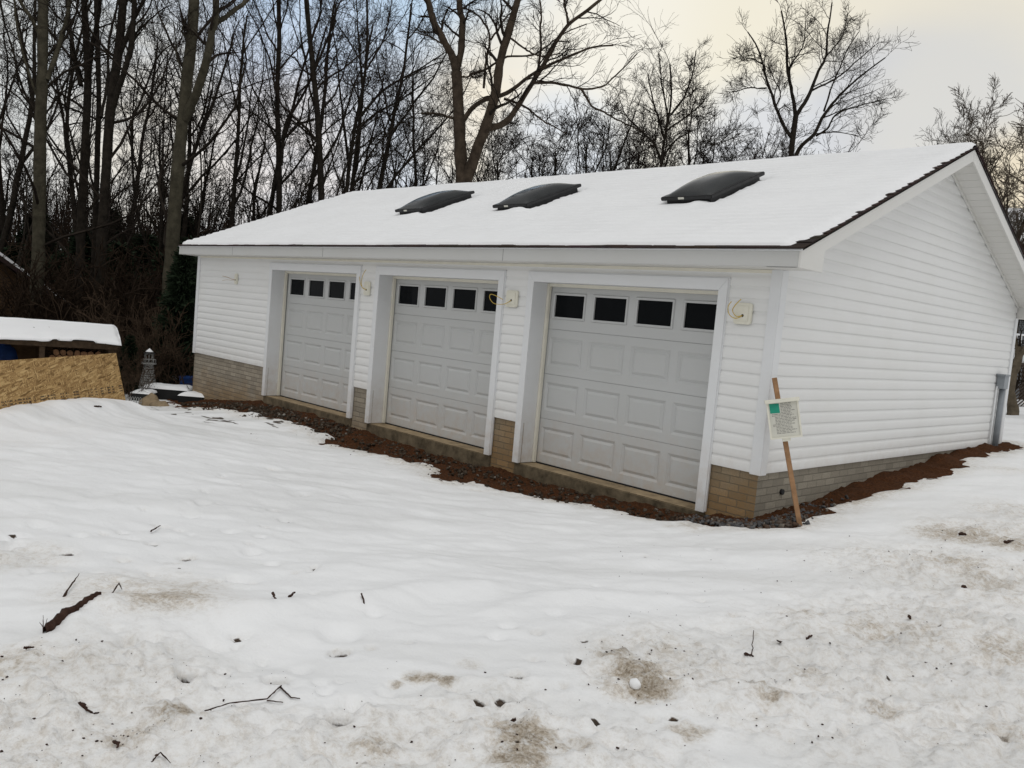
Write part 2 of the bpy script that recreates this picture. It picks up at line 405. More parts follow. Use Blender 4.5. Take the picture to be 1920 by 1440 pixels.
# ------------------------------------------------------------------ ground
L, D = 12.27, 6.926
CP = np.array([
 (3.9,-7,-.42),(0,-6.2,-.46),(2,-5,-.46),(3,-3,-.42),(6,-4,-.36),(7,-8,-.40),(12,-3,-.25),(10,-14,-.45),(-3,-5.3,-.46),(-6.6,-4.7,-.45),(-7.4,-3.5,-.47),(-5,-3,-.55),
 (-2,-2.5,-.56),(-8.8,-2.2,-.66),(-.4,0,-.50),(-3.4,0,-.64),(-4.85,0,-.65),(-6.5,0,-.61),(-8.2,0,-.60),(-9.5,0,-.63),(-10.8,0,-.78),(-12.2,0,-.95),(-.6,-.6,-.54),(-3,-.7,-.66),(-6,-.7,-.68),(-8.5,-.7,-.70),(-10,-.8,-.80),(-12.2,-.8,-.97),
 (.35,-.35,-.40),(.4,2,-.24),(.4,5,-.07),(.4,7.2,.0),(-13.3,-1,-1.0),(-11.5,-4.5,-.95),(-14.3,.4,-1.05),(-14,3,-1.1),(-18,-2,-1.5),(-20,3,-1.7),(-30,0,-2.2),(-25,-15,-2.0),(-6,-14,-.7),
 (2,3,-.16),(4,8,-.02),(0,15,.02),(8,2,-.12),(20,20,.1),(0,30,.0),(6,45,.3),(-8,14,-.35),(-14,9,-1.1),(-22,20,-1.6),(-40,20,-2.2),(-40,45,-1.6),(-70,10,-2.5),(40,10,.2),(30,-30,-.5),(-30,-50,-2)])
def _rbf(): 
    X = CP[:, :2]; n = len(X); r = np.sqrt(((X[:, None]-X[None])**2).sum(-1)+.8)
    A = np.zeros((n+1, n+1)); A[:n, :n] = r-0*np.eye(n); A[:n, n] = 1; A[n, :n] = 1
    return np.linalg.solve(A+np.diag([.02]*n+[0]), np.append(CP[:, 2], 0))
RW = _rbf()
def base_z(x, y):
    x = np.asarray(x, float); y = np.asarray(y, float); z = np.full(np.broadcast(x, y).shape, RW[-1])
    for (cx, cy, _), wgt in zip(CP, RW[:-1]): z = z+wgt*np.sqrt((x-cx)**2+(y-cy)**2+.8)
    return z
# wooded rise behind the yard, well beyond the garage
def hill(x, y):
    dx, dy = x-CAM[0], y-CAM[1]
    f = dx*FV[0]+dy*FV[1]; s = dx*RV[0]+dy*RV[1]
    side = sstep(.35, -.15, s/np.maximum(f, 1))
    return sstep(34, 75, f)*side*3.6
def gz(x, y): return float(base_z(x, y)+hill(np.array(float(x)), np.array(float(y))))
def gp(px, py, off=0.0):
    d = ray(px, py); lo, hi = .5, 60.
    tt = np.linspace(1.5, 45, 1500); P = CAM[None]+tt[:, None]*d[None]
    h = P[:, 2]-base_z(P[:, 0], P[:, 1])-off
    k = np.where(h < 0)[0]
    i = k[0] if len(k) else len(tt)-1
    return P[i]

def wall_dist(x, y):   # signed distance outside the garage footprint
    dx = np.maximum(-L-x, x); dy = np.maximum(-y, y-D)
    return np.where((dx > 0) & (dy > 0), np.hypot(dx, dy), np.maximum(dx, dy))
def soil_edge(x, y):   # how far bare soil reaches from the wall
    front = np.interp(x, [-13, -12, -10.5, -8, -6, -4, -2, -.6, .2, .6], [.30, .70, .58, .66, .76, .74, .62, .50, .40, .34])
    side = np.interp(y, [-.6, 0, 1.3, 3, 5, 6.5, 7.6, 9], [.36, .40, .33, .33, .27, .26, .38, .30])
    s = sstep(-.35, .15, y)*(x > -.4)
    e = front*(1-s)+side*s
    return e+.26*fbm(x, y, 1.2, 4, 5)*np.clip(e/.6, .5, 1.2)+.16*fbm(x, y, 5, 5, 9)*np.clip(e/.6, .4, 1.2)

axx = np.concatenate([-np.geomspace(15.2, 300, 60)[::-1], np.arange(-15, -8.0, .09), np.arange(-8, -1.2, .04), np.arange(-1.2, 4.6, .02), np.geomspace(4.65, 14, 70), np.geomspace(14.5, 260, 40)])
axy = np.concatenate([-np.geomspace(6.9, 120, 30)[::-1]-.0, np.arange(-6.85, -2.6, .02), np.arange(-2.6, .3, .03), np.arange(.3, 9, .08), np.geomspace(9.2, 320, 80)])
X, Y = np.meshgrid(axx, axy, indexing='xy')
Z = base_z(X, Y)
fwd = (X-CAM[0])*FV[0]+(Y-CAM[1])*FV[1]; sid = (X-CAM[0])*RV[0]+(Y-CAM[1])*RV[1]
stain = np.zeros(X.shape); soil = np.zeros(X.shape); slush = np.zeros(X.shape)  # soil also carries the painted shade of the footprints
# broad drifts
Z += .022*fbm(X, Y, .55, 3, 3)+.010*fbm(X, Y, 1.6, 3, 21)
# trampled, lumpy ice near the camera and by the drive on the right
def blob(cx, cy, r, soft=.5):
    return 1-sstep(r*(1-soft), r*(1+soft), np.hypot(X-cx, Y-cy)*(1+.35*fbm(X, Y, 1.5, 3, 31)))
rough = np.zeros(X.shape)
def zone(px, py, r_m, k, soft=.6, dirt=None):
    global rough, stain
    p = gp(px, py); b = blob(p[0], p[1], r_m, soft)
    rough = np.maximum(rough, b*k)
    if dirt: stain = np.maximum(stain, b*dirt)
for px, py, r, k, dt in [(150,1330,.62,.9,.34),(60,1420,.5,1,.36),(350,1390,.40,.8,.30),(700,1430,.42,.9,.34),(900,1390,.42,.8,.30),(1150,1420,.42,.8,.26),(1250,1260,.42,.8,.40),
    (1400,1300,.55,.9,.28),(1600,1250,.75,.95,.33),(1800,1200,.9,.95,.35),(1850,1350,.75,.9,.32),(1650,1400,.55,.8,.26),(1800,1080,.9,.8,.36),(1900,1010,.7,.7,.40),(1700,1120,.6,.5,.18),
    (1900,1260,.8,.7,.24),(1900,960,.5,.5,.35)]:
    zone(px, py, r, k, .6, dt)
# stronger tan stains
for px, py, r, k in [(330,1345,.085,.9),(300,1350,.13,.5),(240,1390,.13,.6),(270,1120,.42,.42),(310,1142,.22,.7),(345,1100,.22,.45),(215,1130,.2,.35),(1150,1240,.10,.8),(1195,1275,.16,.9),(1215,1300,.13,1.0),
    (985,1380,.12,.9),(975,1425,.11,.9),(775,1272,.045,.9),(808,1276,.045,.9),(838,1285,.04,1),(745,1280,.03,.7),(1420,1310,.10,.6),(1450,1330,.08,.7),(1510,1280,.12,.5),(1290,1380,.10,.6),
    (1660,1335,.10,.6),(1720,1195,.22,.5),(1640,1190,.18,.55),(1810,1002,.35,.75),(1890,1020,.3,.75),(1790,1060,.35,.6),(1850,1090,.25,.6),(1890,1225,.2,.6),(1900,1380,.2,.5),(40,1045,.28,.35),(700,1400,.10,.6),
    (20,1260,.2,.55),(120,1260,.2,.45),(880,1250,.05,.4),(1080,1405,.1,.6),(1160,1300,.12,.5),(1505,1160,.15,.5),(1880,880,.3,.3),(1240,1225,.09,.55)]:
    p = gp(px, py); stain = np.maximum(stain, k*blob(p[0], p[1], r, .7))
# lumps
l1 = fbm(X, Y, 7, 4, 41); l2 = 1-np.abs(fbm(X, Y, 4.2, 4, 51)); l3 = fbm(X, Y, 22, 3, 61)
Z += rough*(.046*l1+.046*(l2-.7)+.017*l3)
# icy plates / clods on the trampled part
cl_ = fbm(X, Y, 11, 3, 77); Z += rough*.028*sstep(.12, .22, cl_)
Z += .003*l1*(1-rough)
# soft mounds of the pushed-up bank
for px, py, r, h in [(230,1160,.50,.075),(420,1165,.40,.035),(560,1170,.5,.03),(100,1215,.4,.03),(760,1095,.75,.05),(1130,1160,.75,.045),(1000,1175,.5,.02),(1100,1080,1.2,-.02),(450,1130,.6,-.03),(830,1140,.5,-.03)]:
    p = gp(px, py); Z += h*np.exp(-((X-p[0])**2+(Y-p[1])**2)/(r*r))
RIDGES = [([(190,1152),(330,1150),(450,1158),(560,1150),(690,1134),(800,1112),(900,1106)], .055, .13), ([(930,1152),(1020,1132),(1130,1126),(1250,1130)], .045, .12), ([(640,1075),(720,1062),(860,1068),(1000,1075)], .03, .2),
          ([(80,1218),(130,1200),(190,1168)], .03, .08), ([(0,1130),(90,1110),(190,1095)], .02, .25), ([(1350,1150),(1500,1110),(1700,1060)], .02, .2)]
for pl, hgt_, rad_ in RIDGES:
    Q = np.array([gp(x, y)[:2] for x, y in pl]); best = np.full(X.shape, 1e9)
    for a_, b_2 in zip(Q[:-1], Q[1:]):
        ab = b_2-a_; u_ = np.clip(((X-a_[0])*ab[0]+(Y-a_[1])*ab[1])/(ab@ab), 0, 1)
        best = np.minimum(best, np.hypot(X-a_[0]-u_*ab[0], Y-a_[1]-u_*ab[1]))
    Z += hgt_*np.exp(-(best/rad_)**2)*(.75+.5*fbm(X, Y, 1.7, 3, 140))
# wind and melt ripples lying across the slope, old shallow tracks
us_ = (X-CAM[0])*RV[0]+(Y-CAM[1])*RV[1]; fs_ = (X-CAM[0])*FV[0]+(Y-CAM[1])*FV[1]
rip = fbm(us_*.55, fs_*1.9, 1.5, 4, 150); Z += (.034*rip+.018*fbm(us_, fs_*1.6, 3.2, 3, 151))*sstep(40, 20, fs_)
_rp = random.Random(77)
for _k in range(95):
    px_, py_ = (_rp.uniform(0, 600), _rp.uniform(870, 1140)) if _k < 50 else ((_rp.uniform(430, 1150), _rp.uniform(1190, 1400)) if _k < 75 else (_rp.uniform(1100, 1900), _rp.uniform(1020, 1400)))
    p = gp(px_, py_); _r = _rp.uniform(.022, .05)*(1.25 if py_ < 1050 else .8)
    if wall_dist(np.array(p[0]), np.array(p[1])) < 1.0: continue
    qq_ = np.hypot(X-p[0], (Y-p[1]))/_r*(1+.25*fbm(X, Y, 12, 2, 171)); Z -= _rp.uniform(.55, .9)*_r*(1-sstep(.5, 1.1, qq_))
    if _k % 5 in (1, 3): soil = np.maximum(soil, _rp.uniform(.55, .85)*(1-sstep(.55, .95, qq_)))  # soil colour darkens some print bottoms in place of shade
    stain = np.maximum(stain, .35*_rp.random()*(1-sstep(.6, 1.2, qq_)))
# bank by the strand board
P0 = np.array([-6.881, -4.567]); P1 = np.array([-8.29, -2.60])
tt = ((X-P0[0])*(P1[0]-P0[0])+(Y-P0[1])*(P1[1]-P0[1]))/((P1-P0)@(P1-P0))
dd = ((X-P0[0])*(P1[1]-P0[1])-(Y-P0[1])*(P1[0]-P0[0]))/np.linalg.norm(P1-P0)   # + towards camera side
Z += .17*np.exp(-(np.maximum(np.abs(dd-.10)-.10, 0)/.34)**2)*sstep(-2.5, .2, tt)*sstep(1.0, .84, tt)
# footprints and melt holes: (px, py, radius m, depth m, soil); some soil is painted shade
HOLES = [(357,1278,.062,.10,.9),(515,1287,.058,.10,.8),(637,1352,.055,.10,.8),(637,1226,.050,.07,1.0),(1075,1250,.040,.07,.25),(965,1280,.045,.05,.0),(898,1318,.040,.04,0),(940,1318,.040,.04,0),
 (30,1022,.10,.05,.0),(8,1048,.12,.09,.35),(8,1014,.09,.05,0),(10,1025,.09,.06,0),(148,1005,.11,.03,0),(432,992,.10,.04,0),(488,1007,.09,.04,0),(472,1034,.11,.05,0),(445,1082,.10,.04,0),(510,1056,.08,.035,0),
 (112,1076,.09,.04,.2),(75,1076,.10,.03,0),(180,1080,.08,.025,0),(215,1100,.09,.025,0),(285,1095,.09,.025,0),(380,945,.12,.03,0),(360,960,.1,.025,0),(70,985,.12,.03,0),(280,1218,.05,.03,0),(240,1220,.045,.03,.3),(420,1260,.05,.02,0),
 (400,1290,.045,.02,0),(460,1250,.05,.02,0),(640,1190,.12,.03,0),(420,1200,.15,.03,0),(700,1160,.05,.02,0),(560,1255,.06,.02,0),(610,1300,.04,.03,0),(600,1285,.04,.02,0),(725,1300,.05,.03,0),(735,1285,.04,.02,0),(660,1320,.05,.025,0),
 (550,1370,.05,.03,0),(500,1375,.045,.025,0),(1040,1160,.06,.015,0),(950,1185,.05,.02,0),(930,1205,.06,.02,0),(1410,1155,.05,.02,0),(1260,1315,.04,.03,0),(1050,1300,.05,.015,0),(1600,1330,.05,.03,.3),(1620,1245,.06,.03,.2),
 (1880,1155,.05,.04,.2),(1700,1085,.06,.03,.1),(1805,1005,.07,.03,.2),(1805,1065,.07,.03,.1),(1860,1100,.06,.02,0),(1665,1340,.05,.03,.3),(1880,1385,.05,.03,.4),(330,905,.2,.02,0),(180,930,.2,.025,0),(560,930,.2,.02,0)]
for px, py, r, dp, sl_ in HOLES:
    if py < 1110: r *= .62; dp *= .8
    if not sl_ and dp >= .04 and py > 1110: sl_ = .55  # deeper clean holes get soil colour as painted shade
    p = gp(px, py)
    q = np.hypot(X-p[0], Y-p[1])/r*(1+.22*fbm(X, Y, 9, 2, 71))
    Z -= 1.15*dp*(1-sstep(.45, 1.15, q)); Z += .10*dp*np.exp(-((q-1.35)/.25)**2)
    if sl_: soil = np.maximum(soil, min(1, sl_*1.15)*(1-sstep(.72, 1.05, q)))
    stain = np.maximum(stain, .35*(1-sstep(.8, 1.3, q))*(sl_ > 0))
# snow thins out to nothing near the garage
wd = wall_dist(X, Y); ed = soil_edge(X, Y)
tk = np.clip((wd-ed)*.30, -.09, .0)
near = wd < 2.5
Z = np.where(near, Z+tk, Z)
Z = np.where(wd < -.04, Z-.75, Z)
melt = (1-sstep(.0, .55, wd-ed))*(wd < 2.5)
slush = np.maximum(slush, .6*melt*(.5+.6*fbm(X, Y, 5, 3, 15)))
stain = np.maximum(stain, .8*(1-sstep(.0, .40, wd-ed))*(wd < 2)*(.6+.4*fbm(X, Y, 3, 3, 16)))
slush = np.maximum(slush, np.clip((.30+.5*sstep(-2, -10, X))*sstep(-.02, .35, fbm(us_*.5, fs_*2.2, 1.1, 4, 19)-.25*rip), 0, 1))
# bare twiggy patches out on the thin snow left of the doors
patch = sstep(.28, .45, fbm(X*1.0, Y*3.0, 2.4, 4, 91))*np.exp(-((X+9.0)/3.2)**2)*sstep(-3.4, -1.2, Y)*(Y < 0)
soil = np.maximum(soil, .75*patch*(wd-ed < 1.3))
# woodland floor: leaf litter beyond the yard
wl = sstep(-13.6, -16.2, X+1.1*fbm(X, Y, .6, 4, 23)+.35*np.maximum(Y-1, 0))*(Y > -30)
wl = np.maximum(wl, sstep(26, 36, fwd+2*fbm(X, Y, .5, 3, 29))*sstep(.50, .40, sid/np.maximum(fwd, 1)))
soil = np.maximum(soil, wl*(.84+.5*fbm(X, Y, 1.4, 3, 33)))
# brown spots in the far right yard
fr = sstep(.30, .5, fbm(X, Y*1.0, .9, 4, 95))*sstep(7, 12, Y)*(X > -6)
soil = np.maximum(soil, .55*fr)
Z += hill(X, Y)+.25*fbm(X, Y, .15, 3, 8)*sstep(20, 45, np.hypot(X-CAM[0], Y-CAM[1]))
nx, ny = len(axx), len(axy)
I = np.arange(nx*ny).reshape(ny, nx)
F = np.stack([I[:-1, :-1], I[:-1, 1:], I[1:, 1:], I[1:, :-1]], -1).reshape(-1, 4)
me = npmesh('snow_ground', np.stack([X, Y, Z], -1), F, True)
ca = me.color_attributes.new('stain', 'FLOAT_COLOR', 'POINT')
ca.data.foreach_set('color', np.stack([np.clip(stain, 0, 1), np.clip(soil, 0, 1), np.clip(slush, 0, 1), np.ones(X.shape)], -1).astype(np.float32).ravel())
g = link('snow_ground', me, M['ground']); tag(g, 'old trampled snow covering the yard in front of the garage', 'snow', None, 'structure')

# soil skirt round the walls
sx = np.concatenate([np.arange(-13.6, -1, .045), np.arange(-1, 1.3, .03)]); sy = np.concatenate([np.arange(-1.6, 1.3, .03), np.arange(1.3, 8.6, .06)])
SX, SY = np.meshgrid(sx, sy); swd = wall_dist(SX, SY)
SZ = base_z(SX, SY)-.02+.034*fbm(SX, SY, 4, 5, 100)+.026*fbm(SX, SY, 14, 4, 101)+.05*np.exp(-(np.maximum(swd, 0)/.2)**2)*(.6+.6*fbm(SX, SY, 1.5, 2, 103))
SZ += .05*sstep(.5, 0, swd)*sstep(1.2, 2.5, SY)*(SX > -.2)*(.7+.8*fbm(SX, SY, 2.5, 3, 104))
SZ = np.where(SY < .1, np.minimum(SZ, -.535-.0*SX) if False else SZ, SZ)
# keep the soil just below the door sills
SZ -= .35*np.clip(swd-soil_edge(SX, SY)-.06, 0, .5)
dm = ((SX > -9.5) & (SX < -6.6)) | ((SX > -6.35) & (SX < -3.55)) | ((SX > -3.25) & (SX < -.45))
SZ = np.where(dm & (swd < .3), np.minimum(SZ, -.515), SZ)
SI = np.arange(SX.size).reshape(SX.shape)
SF = np.stack([SI[:-1, :-1], SI[:-1, 1:], SI[1:, 1:], SI[1:, :-1]], -1).reshape(-1, 4)
cen_w = swd.ravel()[SF].mean(1)
SF = SF[(cen_w > -.12) & (cen_w < 1.55)]
used = np.unique(SF); rm = -np.ones(SX.size, int); rm[used] = np.arange(len(used))
me = npmesh('soil', np.stack([SX, SY, SZ], -1).reshape(-1, 3)[used], rm[SF], True)
o = link('soil', me, M['soil']); tag(o, 'bare red brown soil along the foot of the garage walls', 'soil', None, 'structure')
def soil_z(x, y): return gz(x, y)-.01

def stones(name, pts, sizes, mat, label):
    V = []; Fq = []; n = 0
    cube = np.array([(-1,-1,-1),(1,-1,-1),(1,1,-1),(-1,1,-1),(-1,-1,1),(1,-1,1),(1,1,1),(-1,1,1)], float)
    fq = np.array([(0,3,2,1),(4,5,6,7),(0,1,5,4),(1,2,6,5),(2,3,7,6),(3,0,4,7)])
    for p, s in zip(pts, sizes):
        c8 = cube*(1+.45*RNG.uniform(-1, 1, (8, 3)))*s*np.array([1, RNG.uniform(.6, 1), RNG.uniform(.4, .8)])*.6
        q = RNG.normal(size=3); q /= np.linalg.norm(q); a = RNG.uniform(0, 6.28)
        R = np.array(Matrix.Rotation(a, 3, Vector(q)))
        V.append(c8@R.T+np.array(p)); Fq.append(fq+n); n += 8
    o = link(name, npmesh(name, np.concatenate(V), np.concatenate(Fq)), mat)
    return tag(o, label, 'gravel', None, 'stuff')
pts, szs = [], []
for _ in range(950):
    u = random.random()
    if u < .72:
        x, y = random.gauss(.12, .17), random.gauss(.15, .5)
        if wall_dist(np.array(x), np.array(y)) < .015: continue
        e = float(soil_edge(np.array(x), np.array(y)))
        if float(wall_dist(np.array(x), np.array(y))) > e+.03: continue
    else:
        x, y = random.uniform(-.6, .2), -random.uniform(.05, .40)
    szs.append(random.uniform(.012, .032)); pts.append((x, y, soil_z(x, y)+random.uniform(.0, .03)))
stones('gravel', pts, szs, M['stone'], 'grey crushed stone heaped round the near corner of the garage')
pts, szs = [], []
for _ in range(4200):
    x = -random.uniform(.5, 11.5); y = -abs(random.gauss(.05, .42))-.02
    if random.random() < .35: x = random.gauss(-8.6, 1.2)
    if -y > float(soil_edge(np.array(x), np.array(y)))+.12: continue
    z = soil_z(x, y)
    if -.45 > x > -9.5: z = min(z, -.51) if y > -.3 else z
    szs.append(random.choice([.005, .006, .008, .010, .013, .018, .026, .036])); pts.append((x, y, z+random.uniform(-.005, .015)))
stones('pebbles', pts, szs, M['rubble'], 'scattered pebbles and rubble on the soil below the garage doors')

# ------------------------------------------------------------------ garage
ZS, ZP, ZE = 1.868, 3.632, 2.04
EO, RO = .278, .314
PM = .4255
CH = .1143
DOORS = [(-9.407, -6.679), (-6.288, -3.603), (-3.191, -.52)]
ZT, ZB = 1.775, -.475
G = empty('garage', (0, 0, 0), 'white three door garage with snowy roof and vinyl siding', 'garage')
def roof_z(y): return ZE+PM*(np.minimum(y, D-y)+EO)     # top of the shingle deck
PROF = [(0.0, .0035), (0.0, .0130), (.002, .0134), (.074, .0128), (.078, .0116), (.094, .0056), (.1138, .0035)]
def siding(name, z0, z1, ulim, place, parent, seed=0):
    """courses of dutch lap siding; ulim(z)->(u0,u1); place(u, off, z)->xyz"""
    V = []; Fq = []
    zs, offs = [], []
    i0 = int(math.floor(z0/CH)); i1 = int(math.ceil(z1/CH))
    for i in range(i0, i1):
        for dz, of in PROF:
            z = i*CH+dz
            zs.append(z); offs.append(of)
    zs = np.array(zs); offs = np.array(offs)
    keep = (zs >= z0-1e-6) & (zs <= z1+1e-6)
    if not keep.any(): return None
    k0 = np.where(keep)[0][0]; k1 = np.where(keep)[0][-1]
    z = list(zs[k0:k1+1]); f = list(offs[k0:k1+1])
    if z[0] > z0+1e-6: z.insert(0, z0); f.insert(0, f[0])
    if z[-1] < z1-1e-6: z.append(z1); f.append(f[-1])
    umin, umax = ulim(z0); N = max(2, int(abs(umax-umin)/.35)+1)
    for a, b in zip(z, f):
        u0, u1 = ulim(a)
        for j in range(N):
            u = u0+(u1-u0)*j/(N-1)
            wv = .0014*float(fbm(np.array(u*1.7), np.array(int(a/CH+.01)*3.1+seed), 1, 2, 3))
            V.append(place(u, b+wv, a))
    m_ = len(z)
    for r in range(m_-1):
        for j in range(N-1):
            a = r*N+j; Fq.append((a, a+1, a+1+N, a+N))
    return np.array(V), np.array(Fq)
def siding_obj(name, chunks, parent):
    V = []; Fq = []; n = 0
    for c_ in chunks:
        if c_ is None: continue
        V.append(c_[0]); Fq.append(c_[1]+n); n += len(c_[0])
    o = link(name, npmesh(name, np.concatenate(V), np.concatenate(Fq)), M['vinyl'], parent)
    return o
fp = lambda u, of, z: (u, -of, z)
ch = []
spans = [(-L+.05, DOORS[0][0]), (DOORS[0][1], DOORS[1][0]), (DOORS[1][1], DOORS[2][0]), (DOORS[2][1], -.065)]
for k, (a, b) in enumerate(spans): ch.append(siding('s', 0, ZT, lambda z, a=a, b=b: (a, b), fp, G, k))
ch.append(siding('s', ZT, ZS, lambda z: (-L+.05, -.065), fp, G, 9))
siding_obj('front_siding', ch, G)
rake_low = lambda y: ZE+PM*(np.minimum(y, D-y)+EO)-.10
def gable_lim(z):
    if z <= ZS: return (.03, D-.03)
    t_ = (z-(ZE+PM*EO-.10))/PM
    t_ = max(t_, .03); return (min(t_, D/2), max(D-t_, D/2))
topz = ZE+PM*(D/2+EO)-.11
siding_obj('gable_siding', [siding('s', 0, ZS, gable_lim, lambda u, of, z: (of, u, z), G, 3), siding('s', ZS, topz, gable_lim, lambda u, of, z: (of, u, z), G, 4)], G)
siding_obj('far_gable_siding', [siding('s', 0, ZS, gable_lim, lambda u, of, z: (-L-of, u, z), G, 13), siding('s', ZS, topz, gable_lim, lambda u, of, z: (-L-of, u, z), G, 14)], G)
siding_obj('rear_siding', [siding('s', 0, ZS, lambda z: (-L, 0), lambda u, of, z: (u, D+of, z), G, 23)], G)
# corner posts
for name, cx, cy, sx_, sy_ in [('corner_post', 0, 0, 1, -1), ('corner_post', -L, 0, -1, -1), ('corner_post', 0, D, 1, 1)]:
    b = MB(); t1 = .028; wd_ = .085
    x_in, y_in = cx-sx_*wd_, cy-sy_*wd_; xo, yo = cx+sx_*t1, cy+sy_*t1
    xi, yi = cx-sx_*.01, cy-sy_*.01
    poly = [(x_in, yi), (x_in, yo), (xo, yo), (xo, y_in), (xi, y_in), (xi, yi)]
    b.prism([(p[0], p[1], -.012) for p in poly], (0, 0, ZS+.012))
    b.build(name, M['trim'], G, .004)
# foundation walls with brick faced block
def fnd(name, a, b_, z0, z1, side, mat):
    bm = bmesh.new(); uvl = bm.loops.layers.uv.new('UVMap')
    n = max(2, int(abs(b_-a)/.3)); 
    rows = [z0, z1]
    for i in range(n):
        u0, u1 = a+(b_-a)*i/n, a+(b_-a)*(i+1)/n
        pts = []
        for u, z in ((u0, z0), (u1, z0), (u1, z1), (u0, z1)):
            p = {'f': (u, .012, z), 's': (-.012, u, z), 'l': (-L+.012, u, z), 'r': (u, D-.012, z)}[side]
            pts.append((bm.verts.new(p), (u, z)))
        f = bm.faces.new([p[0] for p in pts])
        for lp, pp in zip(f.loops, pts): lp[uvl].uv = pp[1]
    bmesh.ops.remove_doubles(bm, verts=bm.verts, dist=1e-5)
    me = bpy.data.meshes.new(name); bm.to_mesh(me); bm.free()
    return link(name, me, mat, G)
fnd('foundation', -L, DOORS[0][0]+.1, -1.6, .004, 'f', M['brick_left'])
fnd('foundation', DOORS[0][1]-.1, DOORS[1][0]+.1, -1.2, .004, 'f', M['brick_left'])
fnd('foundation', DOORS[1][1]-.1, DOORS[2][0]+.1, -1.2, .004, 'f', M['brick_tan'])
fnd('foundation', DOORS[2][1]-.1, -.012, -1.2, .004, 'f', M['brick_tan'])
fnd('foundation', .012, D, -1.2, .004, 's', M['brick_grey'])
fnd('foundation', 0, D, -2, .004, 'l', M['brick_left'])
fnd('foundation', -L, 0, -2, .004, 'r', M['brick_left'])
